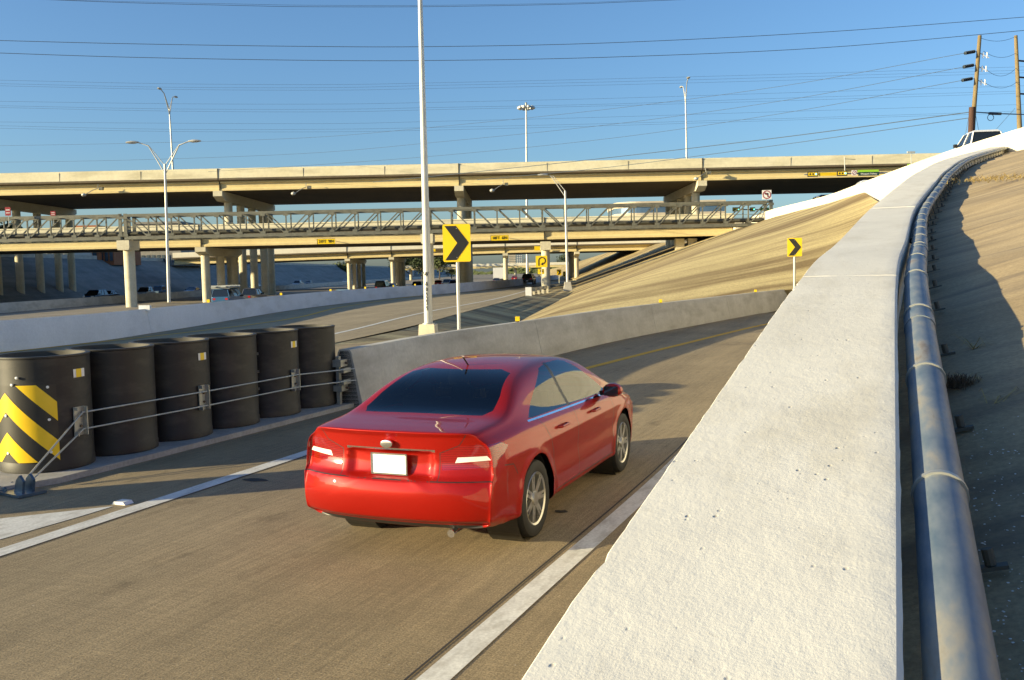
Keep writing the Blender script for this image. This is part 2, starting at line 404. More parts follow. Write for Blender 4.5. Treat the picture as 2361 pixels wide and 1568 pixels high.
# ---- ditch and slopes ----
rowsA = [gp(1072,719,0), V((1.2,85,0)), V((4.2,112,0)), V((7,140,0)), V((11,180,0)), V((16,230,0))]
foot = [V((.2,55,-.75)), V((4.2,85,-.5)), V((7.6,112,.2)), V((9.5,140,.3)), V((13,180,.3)), V((18,230,.3))]
near_e = [V((-6.2,31,0)), V((-4.6,38,0)), V((-4.1,42,0))]; near_f = [V((.6,30.6,-.25)), V((-.2,38,-.55)), V((-.2,45,-.7))]
dt = strip('ditch', [p-V((0,0,.02)) for p in near_e+rowsA], near_f+foot, M['slope'], n=3); struct(dt)
# P wall (white parapet at the top of the embankment)
Pl = [V((29.5,116.5,0)), at(1780,485,102), at(1900,455.5,84), at(2000,419.5,69), at(2167,359,53), at(2361,298,43)]
for p in Pl: p.z = 7.4
PlF = Pl + [V((22.4,34,7.4)), V((21.8,20,7.4)), V((21,4,7.4)), V((20.5,-10,7.4))]
PlS = cr(PlF, 5)
ftB = [V((7.6,112,.2)), V((4.2,85,-.5)), V((.2,55,-.75)), V((1,50,-.4)), V((3.2,50,-.08)), V((5.45,50,.17)), V((7.8,50,.40)), V((10,50,.61)), V((12.7,50,.88)), V((14.7,50,.98)), V((19,50,1.3))]
tpB = [V((29.3,112,7.4)), V((27.9,100,7.4)), V((27.3,86,7.4)), V((26.9,81.5,7.4)), V((26.6,78,7.4)), V((26.35,75.5,7.4)), V((26.1,73,7.4)), V((25.85,71,7.4)), at(1993,443.6,69), at(2030,468,62.5), at(2046,488,58)]
vg = strip('verge', [p-V((0,0,.05)) for p in rs([q for q in offset(B2, -.2) if q.y > 22], 24)], [p for p in rs([V((-.5,34,-.4)), V((-.2,45,-.72)), V((.2,50,-.55)), V((5.45,50,.17)), V((12.7,50,.88)), V((19,50,1.28)), V((25,54,1.6))], 24)], M['slope'], n=2); struct(vg)
emb = strip('embankment', ftB, tpB, M['slope'], n=14)
bm = bmesh.new(); bm.from_mesh(emb.data); bmesh.ops.subdivide_edges(bm, edges=[e for e in bm.edges if e.calc_length() > 3], cuts=2, use_grid_fill=True)
for v_ in bm.verts: v_.co.z += .02*math.sin(v_.co.x*.9+v_.co.y*.31)*(1 if v_.co.z > 1 else 0)
bm.to_mesh(emb.data); bm.free(); shade(emb.data, 60); struct(emb)
e2 = strip('embankment', [V((7.6,112,.2)), V((9.5,140,.3)), V((13,180,.3))], [V((29.3,112,7.4)), V((30.5,140,7.4)), V((31.5,178,7.4))], M['slope'], n=6); struct(e2)
e3 = strip('embankment', [V((13,180,.3)), V((12,230,.3)), V((12,280,.2)), V((12,330,.0)), V((12,430,-.3))], [V((31,180,7.2)), V((25,230,6.6)), V((22,280,5.1)), V((19.5,330,3.7)), V((16,430,2.2))], M['slope'], n=4); struct(e3)
# under-wall extension of slope so no hole shows below the white wall
par = MB().sweep(PlS, [(-.16,-.5),(-.13,.75),(.13,.75),(.16,-.5)], True)
pw = thing('parapet_wall', 'sunlit white concrete parapet running along the top of the embankment above the ramp', 'wall', tuple(PlS[0]))
par.build('parapet', M['white_par'], pw)
dr = MB(); lowr = [p for p in PlS if 50 < p.y < 72]
dr.grid([[p+V((-.17,-.02,-.45)) for p in lowr], [p+V((-.35,-.02,-3.6)) for p in lowr]]); dr.build('wall_face', M['white_par'], pw)
# frontage road and higher ground on the right
sheet('frontage_road', [(p.x+.1, p.y) for p in PlS] + [(46,-10),(46,116.5)], 7.32, M['fwy'])
sheet('upper_ground', [(46.0,-10),(600,-10),(600,116.5),(46,116.5)], 7.28, M['grass'])
# W wall : tall retaining wall whose coping we look along
random.seed(3)
Wt = thing('retaining_wall', 'rough white painted concrete retaining wall filling the right foreground', 'wall', tuple(Wr[0]))
L = 0; P = [Wr[0]]
for a, b in zip(Wr, Wr[1:]):
    Ls = (b-a).length; k = max(1, int(Ls/.045)) if a.y < 7 else max(1, int(Ls/.25))
    P += [a.lerp(b, i/k) for i in range(1, k+1)]
top = MB(); segs = []; cur = [P[0]]
joints = [W1.y+.02, 13.0, 17.6, 24, 31, 38]
for a, b in zip(P, P[1:]):
    cur.append(b)
    if joints and a.y < joints[0] <= b.y: segs.append(cur); cur = [b]; joints.pop(0)
segs.append(cur)
for si, sg in enumerate(segs):
    q = list(sg); q[-1] = q[-1]-(q[-1]-q[-2]).normalized()*.010
    rows = []; m_ = len(q); dzs = random.uniform(-.004, .004) if si else 0
    for i, p in enumerate(q):
        d = q[min(i+1, m_-1)]-q[max(i-1, 0)]; d = V((d.x,d.y,0)).normalized(); r_ = V((d.y,-d.x,0))
        j = lambda s: random.gauss(0, s) if p.y < 9 else 0
        jl = j(.0008); jr = j(.0010); up_ = V((0,0,1)); WT = WTf(p.y)
        chip = -abs(random.gauss(0, .006)) if (p.y < 9 and random.random() < .05) else 0
        rows.append([V((p.x,p.y,-.1))-r_*WT, p-r_*(WT+.0)-up_*.30, p-r_*(WT+jl+chip)-up_*(.006-chip), p-r_*(WT-.005+jl+chip)-up_*(.0005-chip*.2)] +
                    [p-r_*(WT*f) + up_*(j(.0006)+dzs) for f in (.9,.75,.6,.45,.3,.15,.05)] +
                    [p-r_*.012-up_*(.002), p-r_*(.001+jr)-up_*.012, p-up_*.12, p-up_*.9])
    top.grid(rows)
    for rw in (rows[0], rows[-1]): top.add(rw, [tuple(range(len(rw)))])
mW, t_, p_ = base_mat('white_coping_paint')
vv = coords(t_, (1,1,1), HD); vs_ = coords(t_, (1,.45,1), HD)
n1 = noise(t_, vv, .9, 4); n2 = noise(t_, vs_, 30, 5, .62); n3 = noise(t_, vv, 120, 3, .7); n4 = noise(t_, coords(t_, (.5,1.6,1), HD+.5), 16, 4, .6)
c_ = ramp(t_, n1, [(.3, (.66,.63,.55)), (.7, (.75,.72,.635))])
n6 = noise(t_, coords(t_, (1,.35,1), HD), 2.6, 6, .7)
c_ = mix(t_, c_, ramp(t_, n6, [(.32, (.88,.865,.83)), (.5, (1,1,1)), (.7, (1.05,1.05,1.04))]), 1.0, 'MULTIPLY')
c_ = mix(t_, c_, (.42,.38,.32), ramp(t_, n4, [(.66, (0,0,0)), (.78, (.5,)*3)]))
vor = N(t_, 'ShaderNodeTexVoronoi'); vor.inputs['Scale'].default_value = 26; t_.links.new(coords(t_, (1,.6,1), HD+.3), vor.inputs['Vector'])
pit = ramp(t_, vor.outputs['Distance'], [(.05, (1,1,1)), (.16, (0,0,0))])
pmask = ramp(t_, noise(t_, vv, 9, 3), [(.52, (0,0,0)), (.62, (1,1,1))])
pm = mix(t_, pit, pmask, 1.0, 'MULTIPLY')
c_ = mix(t_, c_, (.30,.26,.20), mix(t_, pm, (.75,.75,.75), 1.0, 'MULTIPLY'))
t_.links.new(c_, p_.inputs['Base Color']); p_.inputs['Roughness'].default_value = .75
b1_ = bump(t_, p_, n2, .38, .005); b2_ = bump(t_, p_, n4, .14, .006, b1_); b3_ = bump(t_, p_, n3, .6, .0015, b2_); 
inv = N(t_, 'ShaderNodeInvert'); t_.links.new(pm, inv.inputs[1]); bump(t_, p_, inv.outputs[0], .6, .004, b3_)
o = top.build('wall_coping', mW, Wt, fix=False)
bm = bmesh.new(); bm.from_mesh(o.data); bmesh.ops.recalc_face_normals(bm, faces=bm.faces); bm.to_mesh(o.data); bm.free(); shade(o.data, 22)
# right-hand slope between the wall and parapet
RA = []; RB = []
for p in resample(Wr, .5):
    RA.append(p+V((0,0,-.33)))
RA = [p+V(((.0), 0, 0)) for p in RA]
m_ = len(RA)
for i, p in enumerate(RA):
    y = -9 + (42.6+9)*(i/(m_-1))**.9
    j = min(range(len(PlS)), key=lambda k: abs(PlS[k].y-y)); j = max(1, min(j, len(PlS)-2))
    a, b = (PlS[j], PlS[j+1]) if PlS[j].y >= y else (PlS[j-1], PlS[j])
    f = (y-a.y)/((b.y-a.y) or 1); RB.append(a.lerp(b, f)+V((-.1,0,-.35)))
rsl = strip('slope_right', RA, RB, M['slope_right'], n=60)
bm = bmesh.new(); bm.from_mesh(rsl.data)
for v_ in bm.verts:
    v_.co.z += .02*math.sin(v_.co.x*2.1+v_.co.y*.8)+.012*math.sin(v_.co.y*3.3+v_.co.x)
bm.to_mesh(rsl.data); bm.free(); shade(rsl.data, 60); rsl.name = 'slope_paving'; struct(rsl)
# B2
barrier('concrete_barrier', B2, 8.6, 'pale concrete barrier curving right along the ramp, starting behind the black drums', M['barrier'])
# B0 median
B0 = [V((-51.5,40,-.85)), V((-51.5,170,-.85)), V((-48,400,-.85)), V((-40,800,-.85))]
barrier('concrete_barrier', B0, 12, 'dark grey median barrier far left between the two directions of the freeway', M['barrier'])
# left embankment
l0 = [V((-71,0,-.86)), V((-71,200,-.86)), V((-67,420,-.86)), V((-54,900,-.86))]; l1 = [V((-82,0,6.35)), V((-82,200,6.35)), V((-78,420,6.0)), V((-66,900,5.4))]
e4 = strip('embankment', l0, l1, M['slope_far'], n=6); struct(e4)
mb = MB().sweep(l1, [(-.3,-.4),(-.3,.65),(.1,.65),(.1,-.4)], True)
tag(mb.build('parapet_wall', M['barrier']), 'grey concrete parapet along the top of the shaded left embankment', 'wall')
sheet('upper_ground', [(-900,0),(-82.2,0),(-82.2,200),(-78.2,420),(-66.2,900),(-900,900)], 5.3, M['grass'])
M['soffit'] = concrete('soffit_shaded_concrete', (.12,.095,.065), (.17,.135,.09), .2, 2, .1, .02)  # dirty deck concrete, darkened further so the colour carries shade under the bridges
# ================= BRIDGES =================
def bridge(name, label, y0, y1, x0, x1, ztop, parh, rec, gird, nG, bents, cols, coldia, cap, jx, zb=-1.2, pmat='parapet', drop=None, capends=(1.2,1.2)):
    """ztop = parapet top. drop(x)= z offset."""
    dz = drop or (lambda x: 0.0)
    t = thing(name, label, 'bridge', ((x0+x1)/2, y0, zb))
    xs = [x0+(x1-x0)*i/24 for i in range(25)]; zd = ztop-parh
    def run(prof):                                   # prof in (y,z) swept along x
        return MB().add([V((x, y, z+dz(x))) for x in xs for y, z in prof],
                        [(i*len(prof)+k, i*len(prof)+(k+1) % len(prof), (i+1)*len(prof)+(k+1) % len(prof), (i+1)*len(prof)+k) for i in range(24) for k in range(len(prof))] + [tuple(range(len(prof)-1,-1,-1)), tuple(24*len(prof)+k for k in range(len(prof)))])
    g = []
    for yy, s in ((y0, 1), (y1, -1)):
        run([(yy, zd+.02), (yy+s*.03, ztop-.22), (yy+s*.07, ztop-.20), (yy+s*.07, ztop), (yy+s*.32, ztop), (yy+s*.40, zd+.02)]).build('parapet', M[pmat], t)
    zg1 = zd-rec*.6; zg0 = zg1-gird
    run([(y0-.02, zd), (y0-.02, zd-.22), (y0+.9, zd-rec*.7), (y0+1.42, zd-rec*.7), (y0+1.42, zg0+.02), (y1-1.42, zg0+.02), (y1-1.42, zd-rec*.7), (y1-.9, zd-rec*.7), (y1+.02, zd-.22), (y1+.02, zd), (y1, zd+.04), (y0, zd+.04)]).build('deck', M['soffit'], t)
    for k in (0, nG-1):
        yy = y0+1.0+(y1-y0-2.0)*k/(nG-1); f = .30
        run([(yy-f, zg0), (yy-f, zg0+.24), (yy-.12, zg0+.42), (yy-.12, zg1-.30), (yy-.34, zg1-.20), (yy-.34, zg1), (yy+.34, zg1), (yy+.34, zg1-.20), (yy+.12, zg1-.30), (yy+.12, zg0+.42), (yy+f, zg0+.24), (yy+f, zg0)]).build('girder', M['beige_girder'], t)
    for x in jx:
        MB().box(x-.06, x+.06, y0-.035, y0+.3, zd-.2+dz(x), ztop-.02+dz(x)).build('expansion_joint', M['tar'], t)
        MB().box(x-.07, x+.07, y0+.62, y0+.9, zg0+.01+dz(x), zg1+dz(x)).build('expansion_joint', M['tar'], t)
    for bx in bents:
        xb = bx; z1 = zg0-.05+dz(xb); ya = y0+.2; yb = y1-.2; cw, ch = cap
        mb = MB(); prof = [(ya, z1), (ya, z1-ch*.75), (ya+1.6, z1-ch*1.35), (yb-1.6, z1-ch*1.35), (yb, z1-ch*.75), (yb, z1)]
        mb.prism(prof, 'x', xb-cw/2, xb+cw/2); mb.build('pier_cap', M['col'], t)
        for cy in cols:
            mb = MB().lathe([(coldia/2, zb), (coldia/2, z1-ch*1.3)], 20, Matrix.Translation((xb, cy, 0)))
            for zz in [zb+1.5*q for q in range(1, int((z1-zb)/1.5))]:
                pass
            mb.build('column', M['col'], t, smooth=True)
    return t
# upper overpass
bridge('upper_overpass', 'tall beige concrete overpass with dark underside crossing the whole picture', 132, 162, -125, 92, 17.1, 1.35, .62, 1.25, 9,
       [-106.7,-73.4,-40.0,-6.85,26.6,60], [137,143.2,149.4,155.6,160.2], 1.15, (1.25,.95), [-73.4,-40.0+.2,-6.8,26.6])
# small parapet joint lines
up = [o for o in bpy.data.objects if o.name == 'upper_overpass'][0]
for x in [-106+11.13*i for i in range(18) if i % 3]:
    MB().box(x-.018, x+.018, 131.985, 132.1, 15.8, 16.9).build('panel_joint', M['bark'], up)
# under bridge luminaires
for k, (px, py) in enumerate(((220,440),(700,437),(1155,430),(1622,403))):
    q = at(px, py, 131.6)
    t = thing('bridge_lamp', ['lamp on a bent arm under the overpass parapet, farthest left', 'lamp on a bent arm under the overpass, just left of the tall foreground pole', 'lamp on a bent arm under the overpass, just right of the tall foreground pole', 'lamp on a bent arm under the overpass, above the right-hand pier'][k], 'lamp', tuple(q), 'lamps under the overpass')
    MB().tube([q+V((.3,.3,.9)), q+V((.35,-.1,.3)), q+V((-.2,-.6,.0)), q+V((-1.0,-.9,-.55))], .05, 6).build('arm', M['galv'], t)
    MB().lathe([(.05,.25),(.3,.1),(.34,-.05),(.2,-.2),(0,-.22)], 10, Matrix.Translation(q+V((-1.2,-.95,-.6)))).build('lamp_head', M['polepaint'], t, smooth=True)
    MB().box(q.x+.5,q.x+1.0,q.y-.1,q.y+.4,q.z+.1,q.z+.5).build('junction_box', M['truss'], t)
# lower bridge
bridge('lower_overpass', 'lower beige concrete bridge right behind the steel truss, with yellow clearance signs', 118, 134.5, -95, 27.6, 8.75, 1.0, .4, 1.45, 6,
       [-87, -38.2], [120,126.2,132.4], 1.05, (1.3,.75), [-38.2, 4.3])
lo = [o for o in bpy.data.objects if o.name == 'lower_overpass'][0]
q = at(1258, 560, 118.4)
MB().box(q.x-.62, q.x+.62, 118.25, 120.6, 4.75, 5.8).build('pier_cap', M['col'], lo)
MB().lathe([(.52,-1),(.52,4.75)], 20, Matrix.Translation((q.x,119.2,0))).build('column', M['col'], lo, smooth=True)
for px in (1573, 1602): 
    q = at(px, 580, 121); MB().box(q.x-.9,q.x+.2,120.5,121.6,1.5,5.85).build('column', M['col'], lo)
MB().box(27.7,30.6,117.7,134,2.5,7.9).build('abutment', M['white_par'], lo)
# further bridge
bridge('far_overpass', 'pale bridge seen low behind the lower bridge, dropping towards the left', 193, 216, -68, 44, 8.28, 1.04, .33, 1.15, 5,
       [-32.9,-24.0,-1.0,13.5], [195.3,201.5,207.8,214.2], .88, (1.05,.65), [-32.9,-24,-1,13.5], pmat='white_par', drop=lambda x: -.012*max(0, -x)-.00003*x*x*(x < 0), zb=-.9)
# distant overpass
for k, (Y, x0, x1, z) in enumerate(((400,-50,40,4.6),(640,-150,150,5.4))):
    t = thing('distant_overpass', ['thin distant bridge seen between the far columns', 'farthest thin bridge near the skyline'][k], 'bridge', (0,Y,-1.2))
    MB().box(x0,x1,Y,Y+10,z-1.2,z).build('girder', M['beige_girder'], t); MB().box(x0,x1,Y-.2,Y,z-.3,z+.8).build('parapet', M['white_par'], t)
    for xx in range(x0+8, x1, 22): MB().lathe([(.6,-1.2),(.6,z-1.2)], 10, Matrix.Translation((xx,Y+3,0))).build('column', M['col'], t)

# clearance signs and small yellow signs
def plate(mb, x0, x1, y, z0, z1, th=.04): return mb.box(x0, x1, y, y+th, z0, z1)
TXR = Matrix.Rotation(R(90), 4, 'X')
for (pa, pb, txt, lab) in (((731,551),(773,562.5),'21FT  9IN','yellow clearance sign reading 21FT 9IN on the lower bridge girder'), ((1131,543),(1173,554.5),'18FT  6IN','yellow clearance sign reading 18FT 6IN on the lower bridge girder')):
    a = at(*pa, 117.6); b = at(*pb, 117.6); zc = (a.z+b.z)/2; h_ = .34
    t = thing('clearance_sign', lab, 'sign', (a.x,117.6,zc-h_), 'clearance signs on the lower bridge')
    MB().box(a.x,b.x,117.55,117.6,zc-h_,zc+h_).build('sign_panel', M['yellow_sign'], t)
    mb = MB(); 
    for q_ in ((a.x,a.x+.03),(b.x-.03,b.x)): mb.box(q_[0],q_[1],117.535,117.549,zc-h_,zc+h_)
    mb.box(a.x+.03,b.x-.03,117.535,117.549,zc+h_-.03,zc+h_); mb.box(a.x+.03,b.x-.03,117.535,117.549,zc-h_,zc-h_+.03); mb.build('border', M['black'], t)
    mb = MB(); text_mesh(mb, txt, Matrix.Translation(((a.x+b.x)/2,117.53,zc)) @ TXR, .50, .02, .88); mb.build('lettering', M['black'], t, fix=False)
    MB().beam((b.x+.1,117.7,zc),(b.x+.2,119.3,zc),.06,.06).build('bracket', M['galv'], t)
for pa, pb, Y, lab in (((1232,568),(1247.5,577.5),192.5,'small plain yellow sign on the far bridge girder right of centre'), ((996,574),(1004,580),192.5,'small plain yellow sign on the far bridge girder beside the tall pole')):
    a = at(*pa, Y); b = at(*pb, Y); tag(MB().box(a.x,b.x,Y,Y+.06,b.z,a.z).build('bridge_sign', M['yellow_sign']), lab, 'sign')

# ================= TRUSS (pipe bridge) =================
TY = 105.0; TY2 = 107.4
zt = at(985,482,TY).z; zbm = at(985,534,TY).z
def tx(px): return at(px, 510, TY).x
def truss_span(px0, px1, pattern, label):
    x0, x1 = tx(px0), tx(px1); n = max(3, round((x1-x0)/2.55)); st = (x1-x0)/n
    t = thing('truss_span', label, 'truss bridge', (x0, TY, zbm), 'spans of the steel pipe truss')
    for Y in (TY, TY2):
        MB().beam((x0,Y,zt),(x1,Y,zt),.24,.28).build('top_chord', M['truss'], t)
        MB().beam((x0,Y,zbm),(x1,Y,zbm),.28,.36).build('bottom_chord', M['truss'], t)
        for i in range(n+1):
            x = x0+st*i; wv = .34 if i in (0, n) else .12
            MB().beam((x,Y,zbm-(.2 if wv > .2 else 0)),(x,Y,zt+(.2 if wv > .2 else 0)),wv,.16).build('vertical_strut', M['truss'], t)
        for i in range(n):
            xa, xb = x0+st*i, x0+st*(i+1); c = (px0+px1)/2 if pattern == 'c' else pattern
            left = (px0+(px1-px0)*(i+.5)/n) < c
            A, B = ((xa, zt), (xb, zbm)) if left else ((xa, zbm), (xb, zt))
            MB().beam((A[0],Y,A[1]),(B[0],Y,B[1]),.12,.12).build('diagonal_brace', M['truss'], t)
    for i in range(n+1):
        x = x0+st*i; MB().beam((x,TY,zbm),(x,TY2,zbm),.18,.2).build('floor_beam', M['truss'], t); MB().beam((x,TY,zt),(x,TY2,zt),.12,.12).build('top_beam', M['truss'], t)
        MB().box(x-.26,x+.26,TY-.17,TY-.14,zt-.40,zt-.12).build('gusset_plate', M['truss'], t); MB().box(x-.26,x+.26,TY-.17,TY-.14,zbm+.15,zbm+.42).build('gusset_plate', M['truss'], t)
    for zz in (1.12,.75): MB().beam((x0,TY+.1,zbm+zz),(x1,TY+.1,zbm+zz),.045,.045).build('handrail', M['truss'], t)
    return t
truss_span(-420, 277, 'c', 'left span of the grey steel truss, running out of frame on the left')
truss_span(289, 977, 640, 'middle span of the grey steel truss between the left pier and the tall foreground pole')
truss_span(988, 1778, 1330, 'right span of the grey steel truss with the no-left-turn sign on its end')
for k, (Y, z, r) in enumerate(((TY+.85,zbm+.52,.22),(TY+2.1,zbm+.55,.22))):
    mb = MB().tube([(tx(-420),Y,z),(tx(1765),Y,z)], r, 14); o = mb.build('utility_pipe', M['pipe_dark'], smooth=True)
    tag(o, ['dark pipe carried inside the steel truss, front one', 'dark pipe carried inside the steel truss, rear one'][k], 'pipe', 'pipes in the truss')
for k, px in enumerate((283, 983)):
    x = tx(px); zc = zbm-.25
    t = thing('truss_pier', ['round concrete pier with a box cap under the left joint of the truss', 'round concrete pier with a box cap half hidden behind the tall foreground pole'][k], 'pier', (x,TY+1.5,-1.2), 'piers of the truss bridge')
    mb = MB().prism([(x-.68,zc),(x-.68,zc-.75),(x-.60,zc-1.05),(x+.60,zc-1.05),(x+.68,zc-.75),(x+.68,zc)], 'y', TY-.3, TY2+.3); mb.build('pier_cap', M['col'], t)
    MB().lathe([(.60,-1.3),(.60,zc-1.0)], 24, Matrix.Translation((x,TY+1.3,0))).build('column', M['col'], t, smooth=True)
# sign on truss end
q = at(1768, 449, TY-.3)
t = thing('turn_sign', 'square white no left turn sign with red ring on the right end of the truss', 'sign', (q.x,q.y,q.z-.5))
s_ = .50
MB().box(q.x-s_,q.x+s_,q.y,q.y+.04,q.z-s_,q.z+s_).build('sign_panel', M['white'], t)
def ring(mb, c, r0, r1, y, n=28):
    vs = []
    for k in range(n):
        a = 2*math.pi*k/n
        vs += [V((c.x+r0*math.cos(a), y, c.z+r0*math.sin(a))), V((c.x+r1*math.cos(a), y, c.z+r1*math.sin(a)))]
    return mb.add(vs, [(2*k, 2*k+1, (2*k+3) % (2*n), (2*k+2) % (2*n)) for k in range(n)])
mb = ring(MB(), q, .36, .46, q.y-.012); mb.beam((q.x-.3,q.y-.012,q.z+.3),(q.x+.3,q.y-.012,q.z-.3),.004,.07,up=(1,0,1)); mb.build('red_ring', M['red_sign'], t)
mb = MB().beam((q.x+.12,q.y-.006,q.z-.25),(q.x+.12,q.y-.006,q.z+.12),.12,.006,up=(0,1,0)); mb.add([(q.x+.18,q.y-.007,q.z+.06),(q.x+.18,q.y-.007,q.z+.18),(q.x-.1,q.y-.007,q.z+.18),(q.x-.1,q.y-.007,q.z+.26),(q.x-.3,q.y-.007,q.z+.12),(q.x-.1,q.y-.007,q.z-.02),(q.x-.1,q.y-.007,q.z+.06)], [(0,1,2,3,4,5,6)])
mb.build('arrow', M['black'], t)
MB().beam((q.x,q.y+.06,q.z-.5),(q.x,q.y+.06,zt),.06,.06).build('bracket', M['galv'], t)
# red signs left
for k, (pa, pb, Y) in enumerate((((11,478),(25,497),104),((116,487),(128,498),112))):
    a = at(*pa, Y); b = at(*pb, Y); xm = (a.x+b.x)/2
    t = thing('warning_sign', ['red and white sign above the truss at the left edge of the picture', 'small red sign above the truss, right of the other red sign'][k], 'sign', (xm,Y,b.z), 'red signs above the truss')
    MB().box(a.x,b.x,Y,Y+.04,b.z,a.z).build('sign_panel', M['red_sign'], t)
    w3 = (b.x-a.x)/2*.7; h3 = (a.z-b.z)
    MB().box(xm-w3,xm+w3,Y-.012,Y-.002,b.z+h3*.62,b.z+h3*.72).box(xm-w3,xm+w3,Y-.012,Y-.002,b.z+h3*.28,b.z+h3*.36).build('white_bars', M['white'], t)
    MB().beam((xm,Y+.07,b.z-1.2),(xm,Y+.07,a.z),.06,.06).build('post', M['galv'], t)
# ================= POLES, SIGNS, LAMPS =================
def lamp_arm(mb, base, tip, r=.05):
    d = tip-base
    mb.tube([base, base+V((d.x*.3,d.y*.3,d.z*.45)), base+V((d.x*.6,d.y*.6,d.z*.88)), tip], r, 6)
def lamp_head(c, dirx, diry=0, s=1.0):
    d = V((dirx,diry,0)).normalized(); n_ = V((-d.y,d.x,0)); mb = MB()
    prof = [(-.05,.06,.05),(.25,.20,.11),(.55,.22,.10),(.82,.12,.05)]
    rows = []
    for x, w_, h_ in prof:
        c0 = c+d*x*s; rows.append([c0+n_*(w_*math.cos(a))*s+V((0,0,h_*math.sin(a)*s)) for a in [2*math.pi*k/8 for k in range(9)]])
    mb.grid(rows); mb.add(rows[0][:8], [tuple(range(8))]); mb.add(rows[-1][:8], [tuple(range(8))]); return mb
def double_lamp(px, base, top, tips, Y, r0, r1, label, ar=.05):
    b = at(px[0], base, Y); tp = at(px[1], top, Y)
    t = thing('street_lamp', label, 'street lamp', tuple(b), 'highway street lamps')
    MB().tube([b, tp], r0, 12, r1).build('pole', M['polepaint'], t, smooth=True)
    for k, (tx_, ty_, dy) in enumerate(tips):
        q = at(tx_, ty_, Y+dy); mb = MB(); lamp_arm(mb, tp+V((0,0,-.9)), q, ar); lamp_arm(mb, tp+V((0,0,-.15)), q+V((0,0,-.05)), ar*.7)
        mb.build('lamp_arm', M['polepaint'], t, smooth=True)
        d = q-tp; lamp_head(q, d.x, d.y, 1.25).build('lamp_head', M['polepaint'], t, smooth=True)
    return t
double_lamp((390,380), 697, 378, ((318,328,0),(436,325.5,0)), 84, .15, .09, 'two-armed street lamp standing left of centre in front of the overpass')
double_lamp((399.5,390.5), 402, 250, ((371,206,-3),(403,222,3)), 140, .14, .09, 'two-armed street lamp rising from the overpass deck at left, seen end-on', .07)
double_lamp((1583.5,1580.5), 376, 222, ((1586,181,-3),(1572,199,3)), 140, .14, .09, 'slim two-armed street lamp rising from the overpass deck at right', .06)
# single arm lamp
Y = 98; b = at(1309,668,Y); tp = at(1303,440,Y)
t = thing('street_lamp', 'single-armed street lamp on a block foot at the embankment edge under the truss', 'street lamp', tuple(b), 'highway street lamps')
MB().tube([b, tp], .15, 12, .10).build('pole', M['polepaint'], t, smooth=True)
q = at(1272,408,Y); mb = MB(); mb.tube([tp+V((0,0,-.6)), q], .05, 6); mb.tube([tp, q+V((.1,0,.15))], .04, 6); mb.tube([q, at(1266,404,Y)], .05, 6); mb.build('lamp_arm', M['polepaint'], t)
lamp_head(at(1262,403,Y), -1, 0, 1.2).build('lamp_head', M['polepaint'], t, smooth=True)
MB().lathe([(.62,0),(.45,.8),(.42,.9)], 4, Matrix.Translation(b+V((0,0,-.1))) @ Matrix.Rotation(R(45),4,'Z'), True).build('foot_block', M['barrier'], t)
# high mast
Y = 240; b = at(1216,640,Y); tp = at(1213,247,Y)
t = thing('high_mast_light', 'tall mast with a ring of floodlights behind the overpass', 'mast light', tuple(b))
MB().tube([b, tp], .36, 10, .20).build('mast', M['polepaint'], t, smooth=True)
mb = MB().lathe([(1.55,.1),(1.55,-.1),(1.75,-.1),(1.75,.1)], 24, Matrix.Translation(tp)); mb.lathe([(.1,1.2),(.3,1.0),(.25,.3),(.5,.2),(.5,-.3)], 8, Matrix.Translation(tp)); mb.build('lamp_ring', M['galv'], t)
for k in range(10):
    a = 2*math.pi*k/10; MB().lathe([(.12,.35),(.42,.1),(.46,-.25),(.3,-.42),(0,-.44)], 10, Matrix.Translation(tp+V((1.8*math.cos(a),1.8*math.sin(a),-.1)))).build('floodlight', M['polepaint'], t, smooth=True)
# foreground pole with block and vertical lettering
Y = 29.5; b = at(988,775,Y); b.z = 0; b0 = at(988,747,Y); tp = at(966.5,-90,Y)
t = thing('light_pole', 'tall pale tapered metal pole on a concrete block behind the ramp barrier, lettered vertically', 'light pole', tuple(b))
MB().tube([b0, tp], .135, 24, .062).build('pole', M['polepaint'], t, smooth=True)
MB().lathe([(.40,0),(.34,b0.z-.02),(.32,b0.z)], 4, Matrix.Translation(b) @ Matrix.Rotation(R(45-8),4,'Z'), True).build('foot_block', M['col'], t)
MB().lathe([(.19,0),(.19,.03)], 16, Matrix.Translation(b0), True).build('base_plate', M['galv'], t)
for ch, py in (('W',632),('A',654.6),('0',667.5),('5',679),('2',689),('3',699),('5',711)):
    c0 = at(988-.026*(747-py), py, Y); mb = MB(); ang = R(-8)
    me_ = Matrix.Translation(c0) @ Matrix.Rotation(ang,4,'Z') @ Matrix.Translation((0,-.146,0)) @ TXR
    text_mesh(mb, ch, me_, .175, .02); mb.build('letter', M['tar'], t, fix=False)
    for v_ in []: pass
